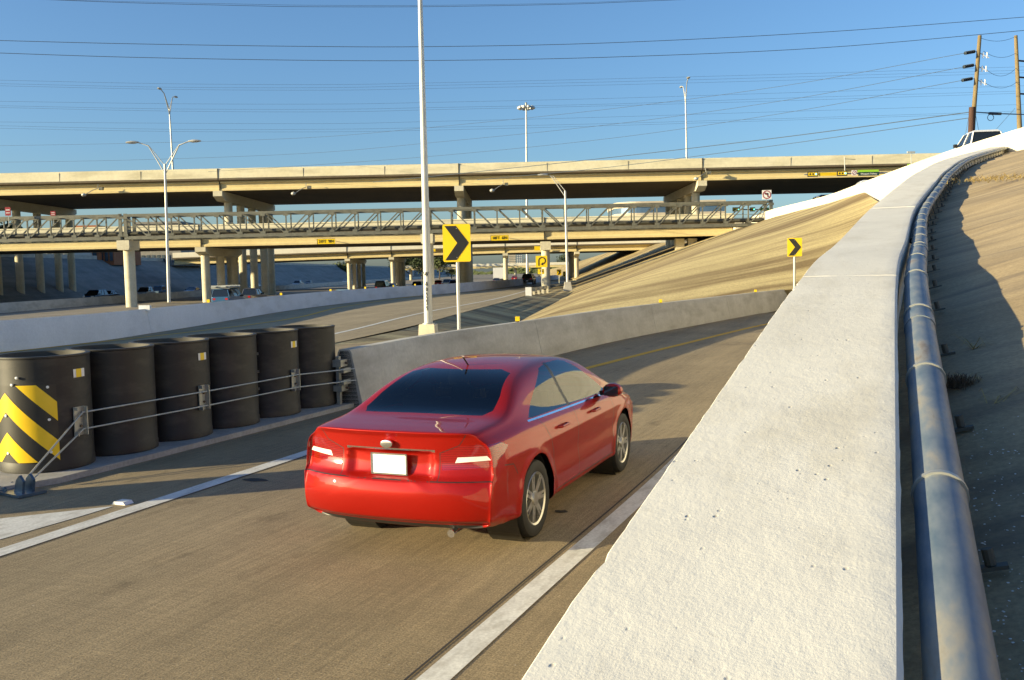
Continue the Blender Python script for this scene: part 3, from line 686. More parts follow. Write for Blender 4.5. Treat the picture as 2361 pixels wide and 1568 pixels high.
# chevron signs
def chevron_sign(px, top, bot, xl, xr, Y, postbot, label, pr=.035, yaw=0):
    a = at(xl, top, Y); b = at(xr, bot, Y); xm = (a.x+b.x)/2; w_ = (b.x-a.x); h_ = (a.z-b.z); pb = at(px, postbot, Y)
    pb.z = 0 if Y < 40 else .6
    t = thing('chevron_sign', label, 'road sign', (xm,Y,pb.z), 'chevron signs of the ramp')
    # rounded panel
    r_ = .05; pts = []
    for cx, cz, a0 in ((w_/2-r_,h_/2-r_,0),(-w_/2+r_,h_/2-r_,90),(-w_/2+r_,-h_/2+r_,180),(w_/2-r_,-h_/2+r_,270)):
        pts += [(xm+cx+r_*math.cos(R(a0+k*22.5)), (a.z+b.z)/2+cz+r_*math.sin(R(a0+k*22.5))) for k in range(5)]
    MB().prism(pts, 'y', Y-.02, Y).build('sign_panel', M['yellow_sign'], t)
    zc = (a.z+b.z)/2; hw, hh = w_*.44, h_*.455
    ch = [(-hw*.98,hh),(-.02*w_,hh),(hw,0),(-.02*w_,-hh),(-hw*.98,-hh),(-.05*w_-.0,0)]
    ch[5] = (-hw*.98+ (hw+.02*w_) - (-.0) - .0, 0); ch[5] = (hw-(.96*hw), 0)
    MB().prism([(xm+x_, zc+z_) for x_, z_ in ch], 'y', Y-.026, Y-.021).build('chevron_arrow', M['black'], t)
    mb = MB()
    for zz in (zc+hh*.85, zc-hh*.85): mb.lathe([(.014,0),(.014,.008)], 8, Matrix.Translation((xm,Y-.026,zz)) @ Matrix.Rotation(R(90),4,'X'), True)
    mb.build('bolt', M['galv'], t)
    MB().tube([(pb.x,Y+.04,pb.z),(xm+.01,Y+.04,zc+hh*.9)], pr, 12).build('post', M['polepaint'], t, smooth=True)
    return t
chevron_sign(1058, 517.5, 603, 1020, 1086, 25.4, 765, 'large yellow chevron arrow sign on a round post beside the tall foreground pole', .045)
chevron_sign(1832, 549, 591, 1815, 1849, 49.5, 680, 'smaller yellow chevron arrow sign in front of the sunlit embankment at right', .06)
# loop sign on the pier
Y = 96; a = at(1235,589,Y); b = at(1262,617,Y); xm = (a.x+b.x)/2; zc = (a.z+b.z)/2; hs = (b.x-a.x)/2
t = thing('loop_sign', 'square yellow sign with a curling loop arrow in front of a round pier', 'road sign', (xm,Y,0))
MB().box(xm-hs,xm+hs,Y,Y+.04,zc-hs,zc+hs).build('sign_panel', M['yellow_sign'], t)
mb = MB(); arc = [V((xm-.28, Y-.015, zc-.42))] + [V((xm+.05+.33*math.cos(R(g)), Y-.015, zc+.08+.33*math.sin(R(g)))) for g in range(180,-81,-20)]
for p, q in zip(arc, arc[1:]): mb.beam(p, q, .10, .012, up=(0,1,0))
e = arc[-1]; mb.add([e+V((.05,0,.17)), e+V((.05,0,-.17)), e+V((-.22,0,-.03))], [(0,1,2)]); mb.build('loop_arrow', M['black'], t)
MB().tube([(xm,Y+.09,0),(xm,Y+.09,zc+hs)], .05, 8).build('post', M['galv'], t)
a = at(1240,620,Y+.2); b = at(1255,632,Y+.2)
t = thing('speed_sign', 'small yellow 35 advisory plate just below the loop arrow sign', 'road sign', (a.x,Y+.2,b.z))
MB().box(a.x,b.x,Y+.2,Y+.24,b.z,a.z).build('sign_panel', M['yellow_sign'], t)
mb = MB(); text_mesh(mb, '35', Matrix.Translation(((a.x+b.x)/2,Y+.185,(a.z+b.z)/2+.06)) @ TXR, .42, .01); mb.build('lettering', M['black'], t, fix=False)
for k, (px, py, Y) in enumerate(((1289,628,150),(1302.5,632,165),(1219,622,260))):
    c0 = at(px,py,Y); t = thing('chevron_sign', ['tiny yellow sign on the far curve left of its neighbour', 'tiny yellow chevron sign on the far curve right of its neighbour', 'tiny dark-backed yellow sign above the distant dark vehicle'][k], 'road sign', (c0.x,Y,.3), 'tiny far signs')
    MB().box(c0.x-.36,c0.x+.36,Y,Y+.03,c0.z-.45,c0.z+.45).build('sign_panel', M['yellow_sign'], t)
    MB().prism([(c0.x-.25,c0.z+.35),(c0.x,c0.z+.35),(c0.x+.28,c0.z),(c0.x,c0.z-.35),(c0.x-.25,c0.z-.35),(c0.x+.02,c0.z)], 'y', Y-.02, Y-.005).build('chevron_arrow', M['black'], t)
    MB().tube([(c0.x,Y+.06,.2),(c0.x,Y+.06,c0.z)], .04, 6).build('post', M['galv'], t)
# distant white/red signs near trees
c0 = at(1092-0,0+640,300) if False else at(1007,663-22,330)
# traffic signals on mast arms (right)
def signals(pts, Y, zy, poleX, ptxt):
    pass
Y = 105; arm_l = at(1858,402,Y); arm_r = at(2112,398,Y)
za = (arm_l.z)
t = thing('mast_arm', 'horizontal traffic signal mast arm in front of the overpass at right', 'signal mast', (arm_r.x,Y,7.3))
MB().tube([(arm_r.x,Y+.25,7.3),(arm_r.x,Y+.25,za+1.0)], .18, 10, .13).build('pole', M['galv'], t, smooth=True)
MB().tube([(arm_l.x-.1,Y+.25,za),(arm_r.x,Y+.25,za)], .06, 8, .12).build('arm', M['galv'], t, smooth=True)
def signal(px0, px1, py, label, Y=105, s=1.0):
    a = at(px0,py,Y); b = at(px1,py,Y); zc = a.z; hh = .27*s
    t = thing('traffic_light', label, 'traffic light', (a.x,Y,zc-hh), 'traffic lights')
    MB().box(a.x,b.x,Y-.05,Y+.05,zc-hh,zc+hh).build('backplate', M['black'], t)
    w_ = (b.x-a.x); mb = MB().box(a.x+w_*.08,a.x+w_*.92,Y-.11,Y-.06,zc-hh*.62,zc+hh*.62); mb.build('housing', M['yellow_sign'], t)
    g = plain('lens_green', (.15,.85,.65), .3, emit=1.2)
    for k, mt in enumerate((M['black'], M['black'], g)):
        c = V((a.x+w_*(.22+.28*k), Y-.12, zc)); o = MB().lathe([(.0,.0),(.10*s,.0),(.10*s,-.02)], 12, Matrix.Translation(c) @ Matrix.Rotation(R(90),4,'X')); o.build('lens', mt, t)
    MB().tube([(c.x-.25,Y-.1,zc+.2),(c.x-.25,Y+.25,zc+.2)], .03, 6).build('bracket', M['galv'], t)
    return t
signal(1862,1886,402,'left one of two horizontal traffic lights showing green, left of the long yellow plate')
signal(1930,1953.5,400,'right one of two horizontal traffic lights showing green, beside the round white sign')
a = at(1888,398,Y); b = at(1929,405,Y)
tag(MB().box(a.x,b.x,Y,Y+.05,b.z,a.z).build('street_sign', M['yellow']), 'long amber plate between the two horizontal traffic lights', 'sign')
c0 = at(1969.5,398.5,Y)
t = thing('turn_sign', 'small round-ringed white no turn sign between the right traffic light and the street name sign', 'sign', (c0.x,Y,c0.z-.3))
MB().box(c0.x-.27,c0.x+.27,Y-.02,Y+.03,c0.z-.27,c0.z+.27).build('sign_panel', M['white'], t)
ring(MB(), c0, .17, .23, Y-.03).beam((c0.x-.16,Y-.03,c0.z-.16),(c0.x+.16,Y-.03,c0.z+.16),.004,.04,up=(1,0,-1)).build('red_ring', M['red_sign'], t)
a = at(1978,392,Y); b = at(2026,396.5,Y); a2 = at(1979,397,Y); b2 = at(2027,404.5,Y)
t = thing('street_name_sign', 'dark street name sign reading Westpark Tollway under a lime green strip', 'sign', (a.x,Y,b2.z))
MB().box(a.x,b.x,Y-.02,Y+.03,b.z,a.z).build('green_strip', M['green_bright'], t); MB().box(a2.x,b2.x,Y-.02,Y+.03,b2.z,a2.z).build('sign_panel', M['navy_sign'], t)
mb = MB(); text_mesh(mb, 'Westpark Tollway', Matrix.Translation(((a2.x+b2.x)/2,Y-.04,(a2.z+b2.z)/2)) @ TXR, .26, .01, .92); mb.build('lettering', M['white'], t, fix=False)
# small camera post above arm, lamp post with green sign
a = at(1948,397,Y); b = at(1947,362,Y)
t = thing('camera_post', 'thin white post with a small arm above the right traffic light', 'post', tuple(a)); MB().tube([a,b],.05,6).build('post', M['polepaint'], t); MB().tube([b+V((0,0,-.2)), b+V((1.2,0,-.3))],.03,6).build('arm', M['truss'], t)
a = at(2101,384,95); b = at(2101,352,95)
t = thing('small_lamp_post', 'small white lamp post rising above the parapet beside a green sign', 'lamp post', tuple(a)); MB().tube([a,b],.05,6).build('post', M['polepaint'], t); MB().box(b.x-.4,b.x+.35,b.y-.1,b.y+.1,b.z-.05,b.z+.12).build('lamp_head', M['polepaint'], t)
a = at(2093,378,96); b = at(2110,386,96)
tag(MB().box(a.x,b.x,96,96.05,b.z-.4,a.z).build('street_sign', M['green_bright']), 'bright green sign corner showing just above the white parapet', 'sign')
# signals seen through the truss
for k, (px0,px1,py,lab) in enumerate(((1689,1706,483,'yellow horizontal traffic light seen through the truss, left one'),(1729,1741,483,'yellow horizontal traffic light seen through the truss, right one'))):
    signal(px0,px1,py,lab,Y=140,s=1.1)
a = at(1753,479,140); b = at(1773,486,140)
tag(MB().box(a.x,b.x,140,140.05,b.z,a.z).build('street_sign', M['green_sign']), 'green street sign seen through the right end of the truss', 'sign')
a = at(1690,483,140.4); b = at(1800,484,140.4); t = thing('mast_arm', 'thin mast arm carrying the lights seen through the truss', 'signal mast', tuple(b)); MB().tube([a,b],.08,8).build('arm', M['galv'], t); MB().tube([b,b+V((0,0,-4))],.12,8).build('pole', M['galv'], t)

# reflectors on barriers
def marker(px, py, path, h, lab, s=1.0, grp='yellow reflectors on the barriers'):
    # nearest barrier point on this image column
    best = min(path, key=lambda p: abs(p.x/p.y - (px-CX)/F_PX*1.0) if p.y > 5 else 9)
    for a_, b_ in zip(path, path[1:]):
        if a_.y > 5:
            ra = (ray(px, py)); k = ra.x/ra.y
            fa, fb = a_.x-k*a_.y, b_.x-k*b_.y
            if fa*fb <= 0: best = a_.lerp(b_, fa/(fa-fb) if fa != fb else 0)
    t = thing('barrier_reflector', lab, 'reflector', (best.x,best.y,h), grp)
    MB().box(best.x-.05*s,best.x+.05*s,best.y-.05,best.y+.05,h-.004,h+.02).build('foot', M['black'], t)
    MB().box(best.x-.07*s,best.x+.07*s,best.y-.02,best.y+.02,h+.02,h+.17*s).build('reflector', M['yellow_sign'], t)
labs1 = ['first yellow reflector from the left on the long barrier, by a white pier foot','second yellow reflector from the left on the long barrier','yellow reflector on the long barrier in front of the light blue car','yellow reflector on the long barrier between the light blue car and the dark van','yellow reflector on the long barrier right of the dark van','yellow reflector on the long barrier in front of the black vehicle left of the pole']
for (px,py), l_ in zip(((480,692),(648,679),(762,671),(842,666),(907,662),(957,660)), labs1): marker(px,py,B1,1.0,l_,1.05)
for (px,py), l_ in zip(((1193,738),(1523,693),(1742,671)), ['yellow reflector on the ramp barrier nearest the large chevron sign','middle yellow reflector on the ramp barrier below the embankment','yellow reflector on the ramp barrier nearest the small chevron sign']): marker(px,py,B2,1.0,l_,.8)
q = at(332,704,40); tag(MB().box(q.x-.23,q.x+.23,q.y,q.y+.2,.95,1.18).build('junction_box', M['white']), 'small white box on top of the long barrier at left', 'box')
# guardrail terminal near the loop sign
t = thing('guardrail', 'short weathered white guardrail end beside the exit road below the loop arrow sign', 'guardrail', tuple(at(1222,684,88)))
a = at(1219,672,88); b = at(1262,664,98)
for k in range(5):
    p = a.lerp(b, k/4); MB().box(p.x-.1,p.x+.1,p.y-.1,p.y+.1,-.4,p.z+.2).build('post', M['col'], t)
MB().beam(a+V((-.1,-.15,.1)), b+V((0,-.15,.1)), .06, .32).build('rail', M['galv'], t)
MB().box(a.x-.3,a.x+.25,a.y-.5,a.y-.2,a.z-.7,a.z+.4).build('terminal', M['white'], t)

# ================= utility poles and wires =================
def cat(a, b, sag, n=24): return [a.lerp(b, i/n)-V((0,0,sag*4*(i/n)*(1-i/n))) for i in range(n+1)]
Y = 62
a = at(2240,335,Y); a2 = at(2246,247,Y); b = at(2259,82,Y)
pA = thing('utility_pole', 'leaning wooden utility pole with dark lower half and three black insulators above the pickup', 'utility pole', tuple(a), 'wooden utility poles')
MB().tube([a, a2, b], .16, 12, .115).build('pole', M['wood'], pA, smooth=True)
MB().tube([a+V((-.06,-.02,0)), at(2241,247,Y-.1)], .19, 12, .18).build('riser_guard', M['wood_dark'], pA, smooth=True)
ins = []
for px, py in ((2240,121),(2237,152.5),(2234,183.5)):
    q = at(px,py,Y); pp = at(2256-(py-82)*.075,py-2,Y); ins.append(at(px-18,py+2.5,Y-.3))
    mb = MB(); e0 = q+V((.15,0,.05)); e1 = at(px-14,py+1.5,Y-.3)
    for k in range(6): mb.lathe([(.02,-.04),(.11,-.03),(.11,.03),(.02,.04)], 10, Matrix.Translation(e0.lerp(e1,k/5)) @ (e1-e0).to_track_quat('Z','Y').to_matrix().to_4x4(), True)
    mb.tube([pp, e1],.02,6); mb.build('insulator', M['insul'], pA)
    g = MB()
    for k in range(3): g.tube([pp+V((.12+.25*k,0,-.05)), pp+V((.14+.25*k,0,-.05-.02*k)), pp+V((.12+.25*k,0,-.42))],.035,6)
    g.tube([pp,pp+V((.75,0,-.4))],.03,6); g.build('cutout_bracket', M['white'], pA)
Y = 66
a = at(2351,300,Y); b = at(2342,82,Y)
pB = thing('utility_pole', 'plain wooden utility pole at the right edge with short crossarms', 'utility pole', tuple(a), 'wooden utility poles')
MB().tube([a,b],.16,12,.11).build('pole', M['wood'], pB, smooth=True)
for py in (140,178,216): q = at(2345,py,Y); MB().beam(q+V((.1,0,0)), q+V((1.5,.6,0)), .09,.1).build('crossarm', M['wood_dark'], pB)
def wire(pts, r, lab, grp):
    o = MB().tube(pts, r, 5).build('power_line', M['wire']); tag(o, lab, 'wire', grp)
def wpx(pts, Ys, r, lab, grp):
    P = [at(px,py,Y) for (px,py),Y in zip(pts,Ys)]; wire(cr(P,8), r, lab, grp)
g1 = 'distribution lines strung to the leaning pole'
wpx([(-60,337),(300,330.5),(700,318),(1000,293),(1400,252),(1800,199),(2222,123)], [150,140,130,115,100,85,61.7], .018, 'thin wire running to the top insulator of the leaning pole', g1)
wpx([(-60,375),(300,369),(700,354),(1000,328.5),(1400,288),(1800,233),(2219,155)], [150,140,130,115,100,85,61.7], .018, 'thin wire running to the middle insulator of the leaning pole', g1)
wpx([(480,396),(700,382),(1000,360),(1400,320),(1800,262),(2216,186)], [131,128,115,100,85,61.7], .018, 'thin wire running to the bottom insulator of the leaning pole', g1)
wpx([(860,420),(1100,396),(1400,364),(1800,317),(2241,258)], [115,105,95,80,62], .032, 'thick dark cable crossing in front of the overpass to the dark half of the pole', g1)
wpx([(1100,415),(1400,386),(1800,334),(2241,271)], [105,95,80,62], .024, 'second dark cable just below the thick one, ending at the leaning pole', g1)
wpx([(2241,258),(2300,262),(2361,264),(2450,266)], [62,62.5,65,67], .035, 'short dark cable with a black splice between the two wooden poles', g1)
q = at(2294,262,62.5); tag(MB().tube([q+V((-.4,0,.02)),q+V((.4,0,-.02))],.09,8).build('splice_case', M['insul']), 'black splice case hanging on the cable between the wooden poles', 'splice case')
c0 = at(2284,271,62.5); mb = MB(); mb.tube([c0+V((.2*math.cos(k*math.pi/8),0,.2*math.sin(k*math.pi/8))) for k in range(17)],.02,6); tag(mb.build('cable_coil', M['wire']), 'round coil of cable hanging between the wooden poles', 'coil')
for k, (p, q_, s_) in enumerate(((( 2268,118),(2343,122),.35),((2266,152),(2344,156),.6),((2263,185),(2345,189),.45),((2262,88),(2342,84),.25))):
    wire(cat(at(*p,62),at(*q_,66),s_,12), .012, ['top','upper middle','lower middle','highest'][k]+' slack jumper wire between the two wooden poles', g1)
for k, (p, q_) in enumerate((((2235,262),(2222,330)),((2249,262),(2262,330)),((2340,250),(2290,306)))):
    wire([at(*p,62),at(*q_,62)], .012, ['guy wire down the left side of the leaning pole','guy wire down the right side of the leaning pole','guy wire slanting down from the right-edge pole'][k], g1)
g2 = 'high transmission lines across the sky'
hi = [([(80,-2),(300,6.5),(560,13),(700,15.5),(980,15.5),(1300,10),(1480,3),(1650,-4)], 'topmost transmission line grazing the upper edge of the picture', .045),
      ([(60,-3),(300,4),(560,9.5),(700,12),(980,12.5),(1300,7.5),(1480,.5),(1600,-4)], 'thin companion line just above the topmost transmission line', .03),
      ([(-40,92.5),(300,101),(700,107),(1000,107.5),(1400,99),(1900,74),(2420,35)], 'upper of the two bold transmission lines', .06),
      ([(-40,121),(300,132),(700,139),(1000,139.5),(1400,132),(1900,110),(2420,65)], 'lower of the two bold transmission lines', .06)]
ys7 = lambda n_: [190+ (i*2) for i in range(n_)]
for pts, lab, r in hi: wpx(pts, ys7(len(pts)), r, lab, g2)
fa = [(184,193,195,191,182,170,152),(192,201,202,197,189,177,160),(197,206,208,204,196,184,166),(233,239,240,236,227,213,196),(243,251,252,248,240,225,208),(247,256,258,253,244,231,213),(281,284,285,280,270,256,239),(289,298,298,294,285,272,254),(295,303,304,300,290,276,258)]
nm = ['highest','second highest','third highest','fourth','fifth','sixth','seventh','second lowest','lowest']
for k, row in enumerate(fa): wpx(list(zip((-40,380,760,1000,1400,1850,2420), row)), [260+3*k]*7, .027, f'{nm[k]} of the nine faint far transmission lines', 'faint far transmission lines')

# ================= DRUMS (crash cushion) =================
dctr = []
d0 = gp(90,1107,0)                      # foot of drum nearest point
c0_ = V((-5.66,11.45,0)); c5_ = V((-3.58,16.38,0))
ddir = (c5_-c0_).normalized(); drt = V((ddir.y,-ddir.x,0))
pad = [c0_-ddir*1.3-drt*.85, c0_-ddir*1.3+drt*.45, c0_-ddir*.5+drt*.74, c5_+ddir*1.5+drt*.74, c5_+ddir*1.5-drt*.85]
mb = MB().prism([(p.x,p.y) for p in pad], 'z', -.02, .07); o = mb.build('concrete_pad', M['pad']); tag(o, 'low concrete pad under the row of black drums', 'pad')
mb = MB(); pr = [c0_+ddir*(-.4)+drt*.79, c5_+ddir*3.2+drt*.79]
Rr, Rh = .53, 1.355
labs = ['front black crash drum with yellow and black striped panel, at the left edge','second black crash drum, right behind the striped one','third black crash drum, with a yellow reflector and a cable bracket','fourth black crash drum, counted from the striped one','fifth black crash drum, with a reflector and bracket near the far end','last black crash drum, farthest from the striped one']
for k in range(6):
    c = c0_.lerp(c5_, k/5)+V((0,0,.07))
    t = thing('crash_drum', labs[k], 'crash cushion', tuple(c), 'row of black crash drums')
    random.seed(k)
    mb = MB().lathe([(Rr-.02,0),(Rr,.01),(Rr,.10),(Rr-.006,.115),(Rr-.006,Rh-.03),(Rr+.004,Rh-.02),(Rr+.004,Rh),(Rr-.050,Rh+.002)], 64, Matrix.Translation(c)); mb.build('drum_shell', M['hdpe'], t, smooth=35)
    MB().lathe([(Rr-.050,Rh+.002),(Rr-.056,Rh-.01),(Rr-.055,.05),(0.01,.05)], 64, Matrix.Translation(c)).build('drum_inside_lit', M['hdpe_lit'], t, smooth=35)  # inner wall of the drum, its sunlit look put into the colour
    ax = math.atan2(drt.y, drt.x)
    def onr(ang, z, off=0.0): return c + V(((Rr+off)*math.cos(ang), (Rr+off)*math.sin(ang), z))
    if k in (0,2,4):
        A = ax+R(6)
        mb = MB()
        for i in range(4): pass
        g = lambda a0, a1, z0, z1, off: [onr(a0+(a1-a0)*j/4, z, off) for z in (z0, z1) for j in range(5)]
        fsq = [(j, j+1, 6+j, 5+j) for j in range(4)]
        MB().add(g(A-.17,A+.17,1.08,1.18,.002), fsq).build('reflector', M['white'], t, fix=False); MB().add(g(A-.10,A+.06,1.08,1.18,.004), fsq).build('reflector_face', M['yellow_sign'], t, fix=False)
        bA = ax+R(3); mt = Matrix.Translation(onr(bA, 0, 0)) @ Matrix.Rotation(bA, 4, 'Z')
        mb = MB().box(0,.014,-.10,.06,.39,.73,mt); mb.box(.014,.075,.035,.047,.39,.73,mt); mb.box(.014,.07,-.10,-.088,.39,.43,mt); mb.box(.014,.07,-.10,-.088,.69,.73,mt)
        mb.build('cable_bracket', M['galv'], t)
        mb = MB()
        for zz in (.50,.62): mb.lathe([(.016,0),(.016,.02)], 8, mt @ Matrix.Translation((.014,-.01,zz)) @ Matrix.Rotation(R(90),4,'Y'), True)
        mb.build('bolt', M['bark'], t)
    if k == 4:
        mb = MB()
        for zz in (1.0,.72,.45): mb.box(-.0,.012,-.02,.02,zz,zz+.04, Matrix.Translation(onr(ax-R(66),0)) @ Matrix.Rotation(ax-R(66),4,'Z'))
        mb.build('bolt_plate', M['galv'], t)
    if k == 0:
        A0 = math.atan2(-ddir.y, -ddir.x)                 # faces the traffic
        half = R(63); zz0, zz1 = .13, 1.03
        na, nz = 60, 30
        mb = MB(); mb.grid([[onr(A0-half+2*half*i/na, zz0+(zz1-zz0)*j/nz, .006) for j in range(nz+1)] for i in range(na+1)]); mb.build('warning_panel', M['black'], t, smooth=60, fix=False)
        # stripes: chevrons pointing up, cut into thin vertical slices so that the edges stay straight
        Wp = half*Rr; sl_ = 1.0
        for q0 in (-.80, -.34, .12, .58, 1.04):
            mb = MB()
            for i in range(-na, na):
                u0, u1 = Wp*i/na, Wp*(i+1)/na
                f = lambda u, q: q - abs(u)*sl_ + .60
                lo0, hi0 = f(u0,q0), f(u0,q0)+.225; lo1, hi1 = f(u1,q0), f(u1,q0)+.225
                cl = lambda z: min(max(z, zz0), zz1)
                a_, b_, c_2, d_ = cl(lo0), cl(hi0), cl(lo1), cl(hi1)
                if b_-a_ < 1e-4 and d_-c_2 < 1e-4: continue
                mb.add([onr(A0+u0/Rr, a_, .0085), onr(A0+u1/Rr, c_2, .0085), onr(A0+u1/Rr, d_, .0085), onr(A0+u0/Rr, b_, .0085)], [(0,1,2,3)])
            if mb.v: mb.build('yellow_stripe', M['yellow'], t, fix=False)
        mb = MB()
        for aa, zz in ((.93,1.0),(.93,.62),(.93,.24),(0.0,.68),(0,.24),(.32,1.12),(.20,1.04),(-.93,.6)):
            mb.lathe([(.017,0),(.015,.012),(.0,.016)], 10, Matrix.Translation(onr(A0+aa, zz, .006)) @ Matrix.Rotation(A0+aa,4,'Z') @ Matrix.Rotation(R(90),4,'Y'))
        mb.build('bolt', M['white'], t, smooth=True)
# cables
t = thing('restraint_cable', 'pair of steel cables running along the row of black drums down to a ground anchor', 'cable', tuple(c0_))
def br(k, z, off=.045):
    c = c0_.lerp(c5_, k/5); bA = math.atan2(drt.y, drt.x)+R(3)
    return c + V(((Rr+off)*math.cos(bA), (Rr+off)*math.sin(bA), z+.07))
anc = gp(62,1128,0)+V((0,0,.12)); anc2 = gp(76,1126,0)+V((0,0,.10))
endp = B2[0]+V((.22,-.25,0))
for z, ac in ((.66,anc),(.46,anc2)):
    pts = [ac, br(0,z), br(2,z-.02), br(4,z-.02), V((endp.x,endp.y,z+.03))]
    MB().tube(pts, .011, 8).build('cable', M['galv'], t, smooth=True)
a = gp(45,1140,0); mt = Matrix.Translation((a.x,a.y,.005)) @ Matrix.Rotation(-HD-.2,4,'Z')
t = thing('cable_anchor', 'bolted blue-grey steel anchor plate on the road in front of the striped drum', 'anchor plate', (a.x,a.y,0))
MB().box(-.42,.22,-.13,.18,0,.03,mt).build('base_plate', M['handrail'], t)
MB().prism([(-.02,.02),(.14,.02),(.17,.16),(.10,.22),(.03,.16)], 'y', -.05,-.02, mt).prism([(-.02,.02),(.14,.02),(.17,.16),(.10,.22),(.03,.16)], 'y', .06,.09, mt).build('clevis', M['handrail'], t)
mb = MB()
for xx in (-.36,-.26,-.16): 
    for yy in (-.07,.12): mb.lathe([(.022,.03),(.022,.06),(.012,.07)], 8, mt @ Matrix.Translation((xx,yy,0)))
mb.build('bolt', M['handrail'], t)
# backup frame between last drum and barrier
e = B2[0]; dB = (B2[1]-B2[0]).normalized(); rB = V((dB.y,-dB.x,0)); mt = Matrix.Translation(e) @ Matrix.Rotation(math.atan2(dB.y,dB.x),4,'Z')
t = thing('steel_bracket_frame', 'steel backup frame bolted between the last black drum and the end of the barrier', 'bracket', tuple(e))
MB().box(-.26,-.02,-.06,.10,.72,.84,mt).box(-.26,-.02,-.06,.10,.30,.40,mt).box(-.22,-.14,.0,.06,.05,.9,mt).box(-.28,-.02,-.12,-.07,.62,.70,mt).box(-.28,-.02,-.12,-.07,.42,.50,mt).build('frame', M['galv'], t)
mb = MB()
for zz in (.35,.78): mb.lathe([(.02,0),(.02,.05)], 8, mt @ Matrix.Translation((-.1,-.06,zz)) @ Matrix.Rotation(R(90),4,'X'), True)
mb.build('bolt', M['bark'], t)
# raised marker
q = gp(283,1161,0); mt = Matrix.Translation((q.x,q.y,0)) @ Matrix.Rotation(-HD,4,'Z')
tag(MB().prism([(-.09,.0),(-.06,.03),(.06,.03),(.09,0)], 'y', -.06,.06, mt).build('road_stud', M['white']), 'white raised road stud beside the left edge line', 'road stud')
# unseen panel left of the frame, added to cast a shadow band across the gore
q = V((-7.9,8.95,0)); t = thing('shadow_panel', 'unseen low panel on a post outside the left edge, added to cast a shadow band', 'sign', tuple(q))
MB().box(-.02,.02,-.5,.5,.1,1.40, Matrix.Translation(q) @ Matrix.Rotation(R(10),4,'Z')).build('panel', M['yellow_sign'], t); MB().tube([q,q+V((0,0,1.3))],.03,8).build('post', M['galv'], t)

# ================= PIPE beside the wall =================
PA = [p for p in Wr]
pc = [p+V((0,0,-.082)) for p in offset(PA, .096)]
pc = resample(pc, .3)
t = thing('drain_pipe', 'grey-blue metal pipe strapped along the right side of the white wall', 'pipe', tuple(pc[0]))
mp, tt, pp = base_mat('pipe_weathered')
nv = noise(tt, coords(tt, (2,.6,2), HD), 3, 5, .6); cc = ramp(tt, nv, [(.38, (.08,.12,.17)), (.52, (.17,.20,.23)), (.60, (.27,.26,.23)), (.7, (.18,.13,.08))])
tt.links.new(cc, pp.inputs['Base Color']); pp.inputs['Metallic'].default_value = .1; pp.inputs['Roughness'].default_value = .5; bump(tt, pp, noise(tt, coords(tt, (1,1,1), 0), 60, 3), .15, .002)
MB().tube(pc, .064, 24).build('pipe', mp, t, smooth=True)
Ls = [0]
for a, b in zip(pc, pc[1:]): Ls.append(Ls[-1]+(b-a).length)
def along(s):
    j = max(i for i in range(len(Ls)) if Ls[i] <= s); j = min(j, len(pc)-2); f = (s-Ls[j])/(Ls[j+1]-Ls[j]); return pc[j].lerp(pc[j+1], f), (pc[j+1]-pc[j]).normalized()
s0 = next(Ls[i] for i, p in enumerate(pc) if p.y > 0)
s = s0+1.25; k = 0
while s < Ls[-1]-1:
    p, d = along(s); rr_ = V((d.y,-d.x,0)).normalized()
    q2, _ = along(s+.018); MB().tube([p, q2], .0705, 20).build('strap', M['galv'], t, smooth=30)
    p2 = p+rr_*.08
    mb = MB(); m3 = Matrix.Translation(p2+V((0,0,-.19))) @ Matrix.Rotation(math.atan2(rr_.y, rr_.x),4,'Z') @ Matrix.Rotation(R(-14),4,'Y')
    mb.box(-.06,.085,-.018,.018,0,.010,m3); mb.box(-.03,-.015,-.022,.022,0,.16,m3); mb.lathe([(.014,.012),(.014,.055)], 8, m3 @ Matrix.Translation((.045,0,0)), True)
    mb.build('strap_foot', M['pipe_dark'], t)
    if k % 3 == 0:
        q0, _ = along(s-.28); q1, _ = along(s-.10); MB().tube([q0,q1], .0685, 24).build('coupling', mp, t, smooth=30)
    s += random.uniform(.9,1.25); k += 1
# small cable beside the pipe
cc_ = [p+V((0,0,-.12+.01*math.sin(i*.7))) for i, p in enumerate(offset([p for p in resample(Wr,.6) if p.y > 9], .025))]
tag(MB().tube(cc_, .03, 8).build('black_conduit', M['hdpe'], smooth=True), 'thin black conduit squeezed between the white wall and the metal pipe', 'conduit')
# dry grass tufts
def tuft(c, n_, h, spread, label, flat=False, mat='grass_dry'):
    mb = MB()
    for i in range(n_):
        a = random.uniform(0,6.283); b0 = c+V((random.gauss(0,spread),random.gauss(0,spread*.6),0)); ln = h*random.uniform(.5,1.2)
        d = V((math.cos(a),math.sin(a),(random.uniform(.1,.5) if flat else random.uniform(.7,2)))).normalized()*ln; s_ = V((-d.y,d.x,0)).normalized()*.0012*(1+h*4)
        m2 = b0+d*.6+V((0,0,ln*.08)); mb.add([b0-s_,b0+s_,m2+s_*.7,m2-s_*.7,b0+d+V((0,0,-ln*.25))], [(0,1,2,3),(3,2,4)])
    o = mb.build('grass_tuft', M[mat], fix=False); tag(o, label, 'grass tuft'); return o
random.seed(11)
def slope_pt(px, py):
    d = ray(px, py); o_ = V((0,0,H)); dg = bpy.context.evaluated_depsgraph_get()
    hit = None
    mw = rsl.matrix_world.inverted() if False else None
    loc0 = rsl.location
    ok, p, nrm, idx = rsl.ray_cast(o_-loc0, d.normalized())
    return (p+loc0) if ok else None
bpy.context.view_layer.update()
p = slope_pt(2210,895)
if p: tuft(p, 300, .09, .028, 'brown dead plant tuft on the shaded slope beside the pipe', mat='bark')
p = slope_pt(2225,880)
if p: tuft(p, 50, .10, .03, 'few pale dry stems over the dead tuft beside the pipe', True)
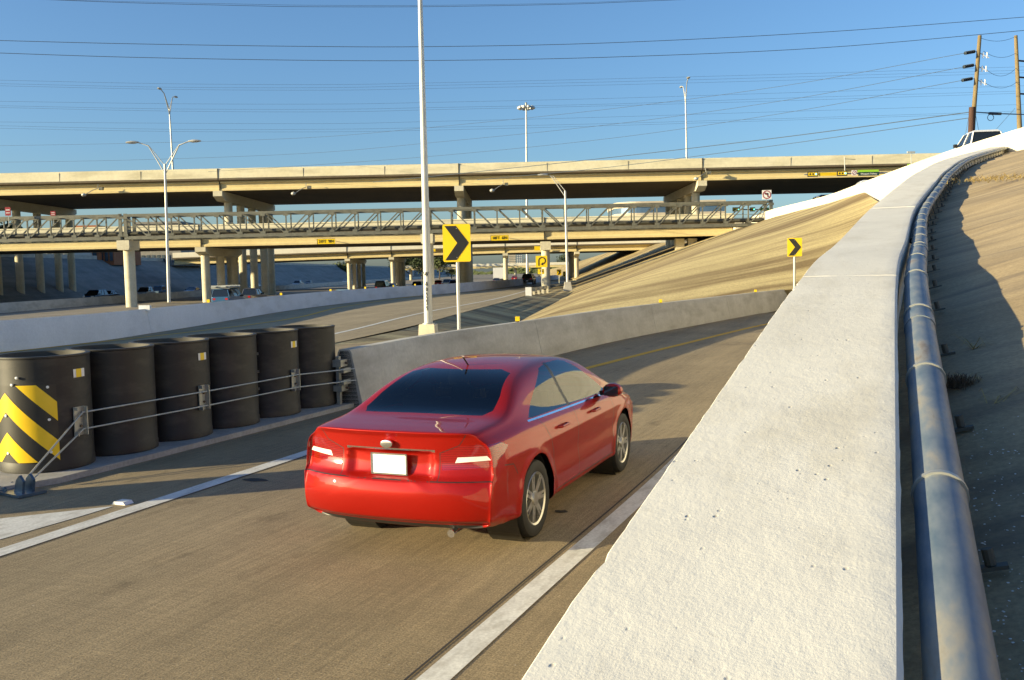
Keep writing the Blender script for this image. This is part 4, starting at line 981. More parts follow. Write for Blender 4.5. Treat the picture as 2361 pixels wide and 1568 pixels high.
p = slope_pt(2245,805)
if p: tuft(p, 18, .17, .015, 'long dry grass stems lying across the shaded slope', True)
p = slope_pt(2300,930)
if p: tuft(p, 10, .18, .03, 'sparse dry stems lying lower on the shaded slope', True)
pts = [slope_pt(px,py) for px,py in ((2265,417),(2280,416),(2300,415),(2320,414),(2340,414),(2358,413),(2380,412),(2240,420),(2255,418),(2290,413),(2330,410))]
mb = MB()
for p in [q for q in pts if q]:
    for i in range(80):
        b0 = p+V((random.gauss(0,.4),random.gauss(0,.35),0)); a = random.uniform(0,6.28); ln = random.uniform(.04,.17)
        d = V((math.cos(a),math.sin(a),random.uniform(.15,.9))).normalized()*ln; s_ = V((-d.y,d.x,0)).normalized()*.008
        mb.add([b0-s_,b0+s_,b0+d], [(0,1,2)])
if mb.v: tag(mb.build('dry_grass', M['grass_dry'], fix=False), 'strip of straw-coloured grass growing across the sunlit slope', 'grass', kind='stuff')
# pebbles / seeds litter on shaded slope: white flecks
mb = MB(); random.seed(5)
for i in range(150):
    px = random.uniform(2235,2361); py = random.uniform(960,1568)
    p = slope_pt(px,py)
    if p: 
        a = random.uniform(0,6.28); s_ = random.uniform(.0006,.0022); mb.box(-s_*1.6,s_*1.6,-s_,s_,0,s_, Matrix.Translation(p) @ Matrix.Rotation(a,4,'Z'))
if mb.v: tag(mb.build('gravel', M['white'], fix=False), 'pale grit scattered on the shaded slope', 'gravel', kind='stuff')
# ================= BACKGROUND BUILDINGS AND TREES =================
def facade(name, label, cat, x0, x1, y0, y1, z0, z1, wall, win, nx, nz, band=False, wf=.62, hf=.55, roofh=.5, grp=None):
    t = thing(name, label, cat, ((x0+x1)/2,y0,z0), grp)
    MB().box(x0,x1,y0,y1,z0,z1).build('wall', M[wall], t)
    MB().box(x0-.3,x1+.3,y0-.3,y1+.3,z1,z1+roofh).build('roof', M[wall], t)
    dx = (x1-x0)/nx; dz = (z1-z0)/nz
    for j in range(nz):
        zc = z0+dz*(j+.5)
        if band: MB().box(x0+.02*(x1-x0),x1-.02*(x1-x0),y0-.12,y0-.02,zc-dz*hf/2,zc+dz*hf/2).build('window_band', M[win], t)
        else:
            for i in range(nx):
                xc = x0+dx*(i+.5); MB().box(xc-dx*wf/2,xc+dx*wf/2,y0-.1,y0-.02,zc-dz*hf/2,zc+dz*hf/2).build('window', M[win], t)
    return t
X = lambda px, Y: at(px, 600, Y).x
Z = lambda px, py, Y: at(px, py, Y).z
facade('brick_building', 'long orange brick building above the left embankment', 'building', X(160,190), X(226,190), 190, 205, 5.2, 12.5, 'brick', 'win', 5, 2)
facade('brick_building', 'second orange brick building, just left of the first truss pier', 'building', X(229,192), X(263,192), 192, 206, 5.2, 12.2, 'brick', 'win', 3, 2)
facade('apartment_building', 'dark grey apartment block with balconies between the truss pier and the street lamp', 'building', X(313,225), X(418,225), 225, 245, 5.2, 15, 'bld_grey', 'win', 9, 3)
facade('low_shed', 'low white shed above the left embankment', 'building', X(108,180), X(160,180), 180, 190, 5.2, 8.8, 'bld_white', 'win', 4, 1)
# round-cornered office
Y = 300; x0 = X(1423,Y); x1 = X(1672,Y); zt_ = Z(1540,463,Y); rC = 7.5; t = thing('office_building', 'office block with a round glazed corner and horizontal window bands behind the truss', 'building', ((x0+x1)/2,Y,7))
def round_slab(z0, z1, off):
    pts = [(x1+off,Y-off),(x1+off,Y+25)] + [(x0-off,Y+25),(x0-off,Y+rC)] + [(x0+rC-(rC+off)*math.cos(R(a)),Y+rC-(rC+off)*math.sin(R(a))) for a in range(10,91,10)]
    return MB().prism(pts, 'z', z0, z1)
nf = 5; fh = (zt_-5)/nf
for k in range(nf):
    z0 = 5+fh*k; round_slab(z0, z0+fh*.5, 0).build('window_band', M['bluewin'], t); round_slab(z0+fh*.5, z0+fh, .25).build('spandrel', M['bld_tan'], t)
# skyline
for k, (a, b, top, Y, wall, win, nx, nz, lab) in enumerate((
    (1173,1189,573,1500,'bld_tan','win',6,14,'tan office tower with a grid of windows in the distance between two far columns'),
    (1191,1204,563,1700,'bluewin','bld_white',3,16,'blue glass tower beside the tan tower in the distance'),
    (1206,1213,598,2200,'bld_grey','win',3,8,'small grey tower right of the blue glass tower'),
    (1224,1232,604,2400,'bld_grey','win',3,6,'low hazy tower left of the loop arrow sign'),
    (1271,1280,612,2000,'bld_white','win',3,4,'white low block right of the loop arrow pier'),
    (1283,1299,616,1400,'bld_white','win',5,2,'wide white roadside building at the horizon'),
    (925,950,590,620,'bld_white','win',4,3,'white building above dark trees left of the tall pole'))):
    x0, x1 = X(a,Y), X(b,Y); facade('distant_tower' if k < 4 else 'distant_building', lab, 'building', x0, x1, Y, Y+(x1-x0), -1, Z((a+b)/2,top,Y), wall, win, nx, nz)
# trees
def tree(c, h, wdt, label, seed, mat='leaf', n_=1500, leaf=.32, grp='trees behind the bridges'):
    rnd = random.Random(seed); t = thing('tree', label, 'tree', tuple(c), grp)
    tr = MB().tube([c, c+V((.1*wdt*.2,0,h*.25)), c+V((0,0,h*.62))], .05*h*.5, 8, .02*h*.4)
    lobes = []
    for i in range(9):
        a = rnd.uniform(0,6.28); rr = wdt*.32*rnd.uniform(.3,1); q = c+V((rr*math.cos(a), rr*math.sin(a), h*rnd.uniform(.42,.85))); lobes.append((q, wdt*rnd.uniform(.16,.27)))
        tr.tube([c+V((0,0,h*.3)), c.lerp(q,.5)+V((0,0,h*.25)), q], .018*h*.4, 5, .006*h)
    tr.build('trunk', M['bark'], t)
    mb = MB()
    for i in range(n_):
        q, r_ = rnd.choice(lobes); d = V((rnd.gauss(0,1),rnd.gauss(0,1),rnd.gauss(0,.8))).normalized()*r_*rnd.uniform(.5,1.15)
        p = q+d; u = V((rnd.gauss(0,1),rnd.gauss(0,1),rnd.gauss(0,1))).normalized(); v = u.cross(V((rnd.gauss(0,1),rnd.gauss(0,1),rnd.gauss(0,1)))).normalized(); s_ = leaf*rnd.uniform(.5,1.2)
        mb.add([p-u*s_, p+v*s_*.6, p+u*s_, p-v*s_*.6], [(0,1,2,3)])
    mb.build('crown', M[mat], t, fix=False); return t
tl = ['bushy dark tree left of the far column pair','dark tree between the two far column groups, left one','dark tree between the two far column groups, right one','low dark tree just left of the tall foreground pole','dark tree right of the tall foreground pole','small dark tree beside the large chevron sign, above the freeway','dark tree under the far bridge girder at left','wide dark tree under the far bridge, left of the bridge lamp shadow']
for k, (px, Y, h, w_) in enumerate(((790,430,4.5,9),(925,400,8.6,13),(948,410,9,12),(972,400,8,11),(1012,390,8.5,12),(1040,410,7,13),(740,440,4.2,9),(768,450,4.6,9))):
    tree(V((X(px,Y),Y,2.0 if px < 900 else -.6)), h if px < 900 else h+2.6, w_, tl[k], k, 'leaf' if k % 2 else 'leaf2', 1300, .5)
for k, (px, Y, h, w_, lab) in enumerate(((1338-14,520,11,9,'round dark tree above the horizon right of the far pier'),(1300,500,13,10,'taller round tree on the horizon between lamp pole and pier'),(30,170,6,6,'small tree over the left embankment near the picture edge'),(455,260,6.5,6,'small dark tree above the left embankment right of the apartments'))):
    tree(V((X(px,Y),Y,-1 if px > 1000 else 7)), h, w_, lab, 40+k, 'leaf', 900, .4)
mb = MB(); rnd = random.Random(2)
for i in range(9000):
    Y = rnd.uniform(900,1500); x = rnd.uniform(-700,900); z = -1.5+abs(rnd.gauss(0,1))*4.2*(.6+.4*math.sin(x*.021)+.25*math.sin(x*.07)); s_ = rnd.uniform(1.2,3)
    mb.add([(x-s_,Y,z-s_*.5),(x+s_*.7,Y+1,z-s_*.6),(x+s_,Y,z+s_*.5),(x-s_*.6,Y+1,z+s_*.7)], [(0,1,2,3)])
tag(mb.build('distant_woods', M['leaf2'], fix=False), 'far dark treeline along the horizon', 'trees', kind='stuff')

# ================= TRAFFIC =================
PAINTC = {}
def cpaint(name, c, metal=.2):
    if name not in PAINTC: PAINTC[name] = plain('paint_'+name, c, .28, metal, 1.0, .03)
    return PAINTC[name]
SHAPES = {  # length, width, height, lower profile (x,z), cabin bottom pts and top pts
 'sedan':  (4.7,1.8,1.45,[(0,.28),(0,.72),(.12,.95),(.9,1.0),(3.5,.93),(4.45,.78),(4.68,.6),(4.7,.28)],[(.55,1.0),(3.6,.93)],[(1.3,1.43),(2.6,1.43)]),
 'suv':    (4.8,1.9,1.75,[(0,.35),(0,.95),(.08,1.08),(.5,1.1),(3.6,1.05),(4.6,.95),(4.78,.7),(4.8,.35)],[(.1,1.08),(3.75,1.05)],[(.3,1.73),(2.8,1.73)]),
 'van':    (5.2,2.0,2.0,[(0,.35),(0,1.1),(.05,1.2),(.5,1.2),(4.2,1.12),(5.0,.95),(5.18,.7),(5.2,.35)],[(.05,1.18),(4.4,1.1)],[(.2,1.98),(3.4,1.98)]),
 'pickup': (5.7,1.95,1.85,[(0,.45),(0,1.1),(.02,1.12),(2.1,1.12),(2.15,1.14),(4.5,1.12),(5.55,1.02),(5.68,.75),(5.7,.45)],[(2.1,1.13),(4.45,1.12)],[(2.35,1.83),(3.65,1.83)]),
}
def vehicle(name, kind, paint, label, loc, az, cat, group=None, extra=None):
    L_, W_, H_, prof, cb, ct = SHAPES[kind]
    t = thing(name, label, cat, loc, group, R(90-az), world=False)
    hw = W_/2
    rows = []; lv = [(1,0),(.96,.0)]
    mb = MB()
    n_ = len(prof)
    ins = lambda z: 1.0 if z < .8 else .94
    A = [V((x, hw*ins(z)*(.9 if x < .05 or x > L_-.05 else 1), z)) for x, z in prof]; B = [V((v.x,-v.y,v.z)) for v in A]
    # bulged side: mid row
    mb.add(A+B, [tuple(range(n_-1,-1,-1)), tuple(range(n_,2*n_))]+[(i,(i+1) % n_,n_+(i+1) % n_,n_+i) for i in range(n_)])
    b = mb.build('body', paint, t, org=(0,0,0))
    bv = b.modifiers.new('bevel','BEVEL'); bv.width = .07; bv.segments = 2; bv.limit_method = 'ANGLE'; bv.angle_limit = R(35)
    c0, c1 = cb; t0, t1 = ct; yb, yt = hw*.90, hw*.70
    q = [V((c0[0],yb,c0[1]-.03)),V((c1[0],yb,c1[1]-.03)),V((t1[0],yt,t1[1]-.08)),V((t0[0],yt,t0[1]-.08))]; q2 = [V((p.x,-p.y,p.z)) for p in q]
    MB().add(q+q2, [(0,1,2,3),(7,6,5,4),(0,4,5,1),(1,5,6,2),(2,6,7,3),(3,7,4,0)]).build('windows', M['glass'], t, org=(0,0,0))
    rf = MB().add([V((t0[0]-.06,yt,t0[1]-.09)),V((t1[0]+.08,yt,t1[1]-.09)),V((t1[0]+.08,-yt,t1[1]-.09)),V((t0[0]-.06,-yt,t0[1]-.09)),V((t0[0]+.1,yt*.85,H_)),V((t1[0]-.1,yt*.85,H_)),V((t1[0]-.1,-yt*.85,H_)),V((t0[0]+.1,-yt*.85,H_))],[(0,3,2,1),(4,5,6,7),(0,1,5,4),(1,2,6,5),(2,3,7,6),(3,0,4,7)]).build('roof', paint, t, org=(0,0,0))
    for s_ in (1,-1):
        for fx in ((0, .36, .68, 1) if kind != 'pickup' else (0, .5, 1)):
            a = q[0].lerp(q[1], fx); e = q[3].lerp(q[2], fx if fx in (0,1) else fx*.9+.05)
            MB().beam(V((a.x,s_*(a.y+.006),a.z)), V((e.x,s_*(e.y+.006),e.z)), .065, .04).build('pillar', paint, t, org=(0,0,0))
    wr = .34 if kind == 'sedan' else .38
    for x in (L_*.205, L_*.80):
        for s_ in (1,-1):
            mt = Matrix.Translation((x, s_*(hw-.12), wr)) @ Matrix.Rotation(R(-90*s_),4,'X')
            wh = MB().lathe([(wr*.6,-.11),(wr*.94,-.11),(wr,-.06),(wr,.08),(wr*.94,.125),(wr*.62,.125)], 18, mt).build('wheel', M['tyre'], t, org=(0,0,0), smooth=40)
            rm = MB().lathe([(wr*.63,.11),(wr*.5,.13),(.06,.10),(0,.12)], 10, mt).build('rim', M['rim'], wh, org=(0,0,0))
            MB().lathe([(wr+.07,-.1),(wr+.07,hw and .118),(0,.118)], 18, mt).build('wheel_well', M['black'], t, org=(0,0,0))
    for s_ in (1,-1):
        z_ = .82 if kind == 'sedan' else .98
        MB().box(-.012,.1,s_*hw*.62-.13,s_*hw*.62+.13,z_-.12,z_+.06).build('tail_light', M['tail'], t, org=(0,0,0))
        MB().box(L_-.14,L_+.012,s_*hw*.62-.15,s_*hw*.62+.15,z_-.18,z_-.04).build('headlight', M['head'], t, org=(0,0,0))
        MB().box(cb[1][0]-.45,cb[1][0]-.25,s_*hw*1.0-.06,s_*hw*1.0+.10,cb[1][1]+.02,cb[1][1]+.2).build('mirror', M['black'], t, org=(0,0,0))
    MB().box(-.02,0.0,-.16,.16,.55,.70).build('number_plate', M['white'], t, org=(0,0,0))
    MB().box(L_-.02,L_+.015,-.45,.45,.5,.66).build('grille', M['black'], t, org=(0,0,0))
    MB().box(-.04,.1,-hw*.85,hw*.85,.36,.50).build('bumper', M['black'] if kind != 'sedan' else paint, t, org=(0,0,0))
    if extra: extra(t)
    return t
col = lambda n_, c, m_=.2: cpaint(n_, c, m_)
navy = col('navy',(.02,.06,.14)); blk = col('black',(.012,.012,.014)); slv = col('silver',(.45,.46,.46),.6); wht = col('white',(.75,.75,.73),0)
blu = col('blue',(.04,.13,.25)); lbl = col('light_blue',(.30,.45,.52),.4); bei = col('beige',(.62,.56,.42),.3); redp = col('red',(.35,.02,.02)); gry = col('grey',(.10,.10,.11),.4)
def lane(px, Xl): k = ray(px, 640).x/ray(px, 640).y; return Xl/k
zf = -.85
opp = [('suv', 235, -57, navy, 'dark blue four-wheel drive with lit headlamp, left of the first truss pier'),('sedan',262,-60.5,blk,'black car overlapping the dark blue one left of the truss pier'),
       ('pickup',352,-57,slv,'silver pickup coming towards us left of the big street lamp'),('pickup',381,-60.5,blu,'blue pickup just behind the silver pickup near the street lamp'),
       ('sedan',452,-57,navy,'navy car in the shade between street lamp and the beige column'),('suv',562,-57,blu,'blue vehicle between dark bridge columns'),('sedan',594,-60.5,slv,'silver car between the dark bridge columns'),
       ('sedan',627,-57,wht,'small white car half hidden by a bridge column'),('pickup',692,-57,slv,'silver pickup on the far carriageway under the bridges'),('sedan',715,-60.5,gry,'grey car behind the silver pickup under the bridges'),
       ('sedan',800,-57,wht,'tiny white car left of the far columns')]
for kind, px, xl, pc_, lab in opp:
    Y = lane(px, xl); vehicle({'suv':'suv','sedan':'car','pickup':'pickup_truck','van':'van'}[kind], kind, pc_, lab, (xl, Y, zf), 180, {'suv':'SUV','sedan':'car','pickup':'pickup','van':'van'}[kind], 'oncoming traffic on the far carriageway')
def rack(t):
    MB().box(.2,3.6,-.95,.95,2.05,2.10).box(.2,.26,-.95,.95,1.95,2.3).box(3.4,3.46,-.95,.95,1.95,2.3).build('roof_rack', M['galv'], t, org=(0,0,0))
    MB().box(-.3,4.0,.3,.7,2.12,2.2).box(-.3,4.2,-.7,-.2,2.12,2.22).build('ladder', M['polepaint'], t, org=(0,0,0))
same = [('van',506,95,blu,'blue work van with ladders on its roof rack, behind the long barrier',rack),('pickup',560,103,gry,'dark pickup just right of the blue work van',None),
        ('sedan',781,106,lbl,'light blue car with dark windows just over the long barrier',None),('van',876,150,blk,'dark van seen from behind in the middle lanes',None),('sedan',897,163,slv,'silver car beside the dark van',None),
        ('suv',961,155,blk,'black vehicle left of the tall foreground pole',None),('sedan',1009,205,redp,'dark red car beside the beige pickup',None),('pickup',1028,182,bei,'beige pickup seen from behind right of the tall pole',None),('suv',1046,172,navy,'dark blue vehicle right of the beige pickup',None),
        ('sedan',1144,230,gry,'dark grey car left of a far column, near the white truck',None),('sedan',1186,300,redp,'tiny red car between far columns',None)]
for kind, px, Y, pc_, lab, ex_ in same:
    k = ray(px, 650); x = k.x/k.y*Y; vehicle({'suv':'suv','sedan':'car','pickup':'pickup_truck','van':'van'}[kind], kind, pc_, lab, (x, Y, zf), 2, {'suv':'SUV','sedan':'car','pickup':'pickup','van':'van'}[kind], 'traffic on the near carriageway', ex_)
vehicle('suv','suv',blk,'dark boxy vehicle with orange tail lamps on the exit road below the loop sign',(gp(1210,652,0).x, 152, 0.0),8,'SUV','traffic on the exit road')
p = at(1893,465,88); vehicle('suv','suv',blk,'black vehicle roof showing over the white parapet, nearest the truss end',(p.x+2.6,94,7.33),4,'SUV','vehicles on the frontage road')
p = at(1975,435,76); vehicle('car','sedan',wht,'white car roof showing over the white parapet in front of the overpass',(p.x+.8,74,7.33),4,'car','vehicles on the frontage road')
p = at(2280,320,47.0); vehicle('pickup_truck','pickup',wht,'white pickup on the frontage road below the leaning utility pole',((p.x+1.0)*48.6/46.4-.55,48.6,7.33),6,'pickup','vehicles on the frontage road')
# white truck
Y = 250; x = X(1148,Y); t = thing('box_truck', 'white box trailer truck among the far columns', 'truck', (x,Y,zf))
MB().box(x-1.35,x+1.35,Y,Y+13,zf+1.1,zf+4.0).build('cargo_box', wht, t); MB().box(x-1.1,x+1.1,Y+.2,Y+12,zf+.75,zf+1.1).build('chassis', M['black'], t)
MB().box(x-1.25,x+1.25,Y+13.4,Y+16,zf+.6,zf+3.1).build('cab', wht, t)
for yy in (Y+1.2,Y+2.6,Y+11):
    for s_ in (-1,1): MB().lathe([(0,-.2),(.5,-.2),(.5,.2),(0,.2)], 14, Matrix.Translation((x+s_*1.1,yy,zf+.5)) @ Matrix.Rotation(R(90),4,'Y')).build('wheel', M['tyre'], t)
# ================= RED SEDAN =================
mpaint, t_, p_ = base_mat('red_metallic_paint')
fl = noise(t_, coords(t_, (1,1,1), 0, True), 900, 2, .5); cc = ramp(t_, fl, [(.35, (.23,.003,.001)), (.65, (.35,.008,.0015))])
t_.links.new(cc, p_.inputs['Base Color']); p_.inputs['Metallic'].default_value = .3; p_.inputs['Roughness'].default_value = .45
p_.inputs['Coat Weight'].default_value = .6; p_.inputs['Coat Roughness'].default_value = .02; p_.inputs['Specular IOR Level'].default_value = .1
RED = mpaint
mg, t_, p_ = base_mat('tinted_glass'); out = t_.nodes['Material Output']
tr_ = N(t_, 'ShaderNodeBsdfTransparent'); tr_.inputs[0].default_value = (.42,.46,.45,1); gl = N(t_, 'ShaderNodeBsdfGlossy'); gl.inputs['Roughness'].default_value = .02; gl.inputs[0].default_value = (.95,.97,1,1)
fr = N(t_, 'ShaderNodeFresnel'); fr.inputs[0].default_value = 1.55; mx = N(t_, 'ShaderNodeMixShader'); t_.links.new(fr.outputs[0], mx.inputs[0]); t_.links.new(tr_.outputs[0], mx.inputs[1]); t_.links.new(gl.outputs[0], mx.inputs[2]); t_.links.new(mx.outputs[0], out.inputs[0])
TGL = mg
INT = plain('car_interior', (.05,.05,.048), .85); SEAT = plain('seat_fabric', (.12,.115,.10), .9)
def interp(tab, x):
    if x <= tab[0][0]: return tab[0][1]
    for (a, va), (b, vb) in zip(tab, tab[1:]):
        if x <= b:
            f = (x-a)/(b-a); return va+(vb-va)*f
    return tab[-1][1]
LEN = 4.80; RAX, FAX, WR = 1.04, 3.815, .335
zt_t = [(0,1.03),(.10,1.055),(.35,1.075),(.70,1.095),(.85,1.16),(1.15,1.315),(1.45,1.405),(1.8,1.45),(2.3,1.465),(2.8,1.44),(3.1,1.375),(3.45,1.20),(3.75,1.045),(3.95,1.0),(4.3,.93),(4.6,.83),(4.74,.74)]
zs_t = [(0,.95),(.1,.965),(.8,.985),(1.6,.975),(2.4,.955),(3.2,.935),(3.9,.91),(4.35,.84),(4.74,.70)]
W_t = [(0,.84),(.10,.862),(.3,.888),(.6,.902),(1.0,.91),(2.4,.912),(3.5,.908),(3.9,.900),(4.3,.872),(4.55,.82),(4.74,.72)]
zb_t = [(0,.27),(.3,.24),(.6,.22),(1.0,.20),(3.8,.20),(4.4,.21),(4.74,.24)]
def half_ring(x):
    Wd, zb, zs, zt2 = interp(W_t,x), interp(zb_t,x), interp(zs_t,x), interp(zt_t,x); c = max(.04, zt2-zs)
    y8 = .925*Wd-.40*c-.035; z8 = zs+c*.86
    return [V((x,0,zb)),V((x,.6*Wd,zb)),V((x,.955*Wd,zb+.015)),V((x,.99*Wd,zb+.12)),V((x,1.0*Wd,.52)),V((x,1.0*Wd,.74)),V((x,.985*Wd,zs-.09)),V((x,.955*Wd,zs-.02)),V((x,.925*Wd-.02,zs+.02*min(1,c/.2))),
            V((x,.925*Wd-.20*c-.035,zs+.45*c)),V((x,y8,z8)),V((x,y8*.80,zs+.955*c)),V((x,y8*.42,zt2-.008*min(1,c*3))),V((x,0,zt2))]
xs = [.10,.26,.44,.62,.78,.95,1.15,1.4,1.75,2.2,2.7,3.05,3.3,3.55,3.78,3.95,4.15,4.4,4.6,4.72]
rings = [half_ring(x) for x in xs]
def rearx(y, z):
    base = interp([(.2,.14),(.27,.10),(.34,.035),(.45,.012),(.60,.0),(.66,.02),(.70,.075),(.85,.085),(.98,.07),(1.04,.055),(1.08,.09)], z)
    return base + .17*(min(abs(y),.9)/.88)**3.2
def frontx(y, z):
    base = interp([(.2,4.70),(.35,4.79),(.55,4.80),(.68,4.74),(.78,4.66),(.95,4.5)], z); return base - .42*(min(abs(y),.9)/.86)**2.6
rear = []
for s_ in (.985,.93,.80,.60,.35,.12):
    r0 = rings[0]; rr = []
    for p in r0:
        y = p.y*s_; z = .78+(p.z-.78)*s_; rr.append(V((rearx(y,z), y, z)))
    rear.append(rr)
r0 = [V((max(p.x*.55, rearx(p.y,p.z)) , p.y, p.z)) for p in rings[0]]
rings[0] = [V((min(.16, rearx(p.y,p.z)+.01) if p.y > .5 or p.z < .9 else .10, p.y, p.z)) for p in rings[0]]
front = []
for s_ in (.97,.85,.62,.36,.12):
    rr = []
    for p in rings[-1]:
        y = p.y*s_; z = .50+(p.z-.50)*s_; rr.append(V((frontx(y,z), y, z)))
    front.append(rr)
allr = rear[::-1]+rings+front
def full(r): return r + [V((p.x,-p.y,p.z)) for p in r[-2:0:-1]]
rows = [full(r) for r in allr]; nn = len(rows[0]); mm = len(rows)
cage = MB(); cage.add([v for r in rows for v in r], [(i*nn+k, i*nn+(k+1) % nn, (i+1)*nn+(k+1) % nn, (i+1)*nn+k) for i in range(mm-1) for k in range(nn)] + [tuple(range(nn-1,-1,-1)), tuple((mm-1)*nn+k for k in range(nn))])
co = cage.build('cage', RED, None, org=(0,0,0)); md = co.modifiers.new('s','SUBSURF'); md.levels = 3; md.render_levels = 3
dg = bpy.context.evaluated_depsgraph_get(); me = bpy.data.meshes.new_from_object(co.evaluated_get(dg)); bpy.data.objects.remove(co)
bm = bmesh.new(); bm.from_mesh(me)
def sst(a, b, x): t = max(0, min(1, (x-a)/(b-a))); return t*t*(3-2*t)
for v in bm.verts:
    x, y, z = v.co; ay = abs(y)
    if x < .34:                                        # rear face shaping
        w_ = 1-sst(.22,.34,x)
        # licence recess on the boot lid
        rec = .035*sst(.40,.34,ay)*sst(.66,.70,z)*sst(.90,.86,z); v.co.x += rec*w_
        # bumper shelf
        v.co.x -= .030*w_*sst(.70,.655,z)*sst(.30,.36,z)
        v.co.x += .035*w_*sst(.36,.30,z)
        v.co.x -= .022*w_*sst(1.0,1.05,z)*sst(.75,.6,ay)
    # side character line and sill
    if ay > .6 and .4 < x < 4.5:
        sg = 1 if y > 0 else -1
        v.co.y += sg*(.008*math.exp(-((z-.80)/.035)**2) - .014*math.exp(-((z-.60)/.09)**2) + .012*math.exp(-((z-.27)/.05)**2))
        for ax_ in (RAX, FAX):
            d = math.hypot(x-ax_, z-WR); v.co.y += sg*.014*math.exp(-((d-.40)/.05)**2)
EPS = 1e-5
def cut_poly(poly, plane, pred, every=True):
    """cut the surface along a convex polygon given in plane ('xz' or 'yz' or 'xy'); returns faces inside"""
    ia, ib = {'xz':(0,2),'yz':(1,2),'xy':(0,1)}[plane]; n_ = len(poly)
    cx = sum(p[0] for p in poly)/n_; cy = sum(p[1] for p in poly)/n_
    amin, amax = min(p[0] for p in poly)-.08, max(p[0] for p in poly)+.08; bmin, bmax = min(p[1] for p in poly)-.08, max(p[1] for p in poly)+.08
    for i in range(n_):
        a, b = poly[i], poly[(i+1) % n_]; dx, dy = b[0]-a[0], b[1]-a[1]; no = [0,0,0]; no[ia] = dy; no[ib] = -dx; pt = [0,0,0]; pt[ia] = a[0]; pt[ib] = a[1]
        if abs(dx)+abs(dy) < 1e-6: continue
        fs = []
        for f in bm.faces:
            c = f.calc_center_median()
            if amin < c[ia] < amax and bmin < c[ib] < bmax and pred(c, f.normal): fs.append(f)
        geom = set(fs)
        for f in fs: geom.update(f.edges); geom.update(f.verts)
        bmesh.ops.bisect_plane(bm, geom=list(geom), dist=EPS, plane_co=pt, plane_no=V(no).normalized())
    res = []
    for f in bm.faces:
        c = f.calc_center_median(); x, y = c[ia], c[ib]
        if not (amin < x < amax and bmin < y < bmax): continue
        if not pred(c, f.normal): continue
        ins = True; sgn = 0
        for i in range(n_):
            a, b = poly[i], poly[(i+1) % n_]; cr_ = (b[0]-a[0])*(y-a[1])-(b[1]-a[1])*(x-a[0])
            if abs(cr_) < 1e-9: continue
            if sgn == 0: sgn = 1 if cr_ > 0 else -1
            elif (cr_ > 0) != (sgn > 0): ins = False; break
        if ins: res.append(f)
    return res
lay = bm.faces.layers.int.new('part'); PARTS = {0:'body'}
def mark(faces, idx, over=True):
    for f in faces:
        if over or f[lay] == 0: f[lay] = idx
bm.normal_update()
# 1 side glass, 2 rear window, 3 windscreen, 4 tail lamps, 5 seams, 6 trim, 7 lower black, 8 doors..., 20 delete
sideR = lambda s_: (lambda c, n_: c.y*s_ > .45 and n_.y*s_ > (.25 if c.z < .985 else .02))
for s_ in (1,-1):
    k = 0
    for poly in ([(1.16,1.018),(2.10,1.0),(2.10,1.385),(1.90,1.368),(1.64,1.285),(1.30,1.125),(1.06,1.03)],
                 [(2.17,1.0),(3.28,.975),(3.40,1.0),(3.20,1.13),(2.90,1.29),(2.70,1.365),(2.55,1.39),(2.17,1.395)]):
        mark(cut_poly(poly, 'xz', sideR(s_)), 1 if s_ == 1 else 11); k += 1
    # chrome strip under the windows
    mark(cut_poly([(1.04,.999),(3.38,.945),(3.38,.960),(1.04,1.014)], 'xz', sideR(s_)), 15 if s_ > 0 else 16)
    mark(cut_poly([(2.10,.99),(2.17,.99),(2.17,1.40),(2.10,1.395)], 'xz', sideR(s_)), 17 if s_ > 0 else 18)
rw = cut_poly([(-.56,1.098),(.56,1.098),(.61,1.125),(.585,1.22),(.50,1.37),(.38,1.395),(-.38,1.395),(-.50,1.37),(-.585,1.22),(-.61,1.125)], 'yz', lambda c, n_: c.x < 1.75 and n_.x < -.12 and n_.z > .2 and c.z > 1.06 and c.x > .66); mark(rw, 2)
ws = cut_poly([(-.66,1.06),(.66,1.06),(.56,1.33),(.48,1.39),(-.48,1.39),(-.56,1.33)], 'yz', lambda c, n_: c.x > 2.7 and n_.x > .12 and n_.z > .2 and c.z > 1.03); mark(ws, 3)
rearP = lambda c, n_: c.x < .5 and n_.x < -.08 and abs(n_.z) < .85
for s_ in (1,-1):
    pl = [(.46,.745),(.90,.775),(.92,.955),(.60,.94),(.44,.88)]
    if s_ < 0: pl = [(-a, b) for a, b in pl][::-1]
    mark(cut_poly(pl, 'yz', lambda c, n_: c.x < .34 and (n_.x < -.15) and abs(c.y) > .40), 4 if s_ > 0 else 14)
    mark(cut_poly([(.0,.775),(.34,.84),(.47,.905),(.36,.945),(.0,.955)], 'xz', lambda c, n_: c.y*s_ > .74 and n_.y*s_ > .35), 4 if s_ > 0 else 14)
    # reflectors in bumper
    pl = [(.62,.40),(.80,.415),(.80,.435),(.62,.425)]
    if s_ < 0: pl = [(-a, b) for a, b in pl][::-1]
# clear lamp inner section
for s_ in (1,-1):
    pl = [(.56,.805),(.83,.825),(.80,.858),(.58,.848)]
    if s_ < 0: pl = [(-a, b) for a, b in pl][::-1]
    mark(cut_poly(pl, 'yz', lambda c, n_: c.x < .30 and n_.x < -.15 and abs(c.y) > .40), 10 if s_ > 0 else 19)
mark(cut_poly([(-.40,.885),(.40,.885),(.40,.905),(-.40,.905)], 'yz', rearP), 6)
mark(cut_poly([(-.78,.235),(.78,.235),(.74,.30),(-.74,.30)], 'yz', rearP), 7)
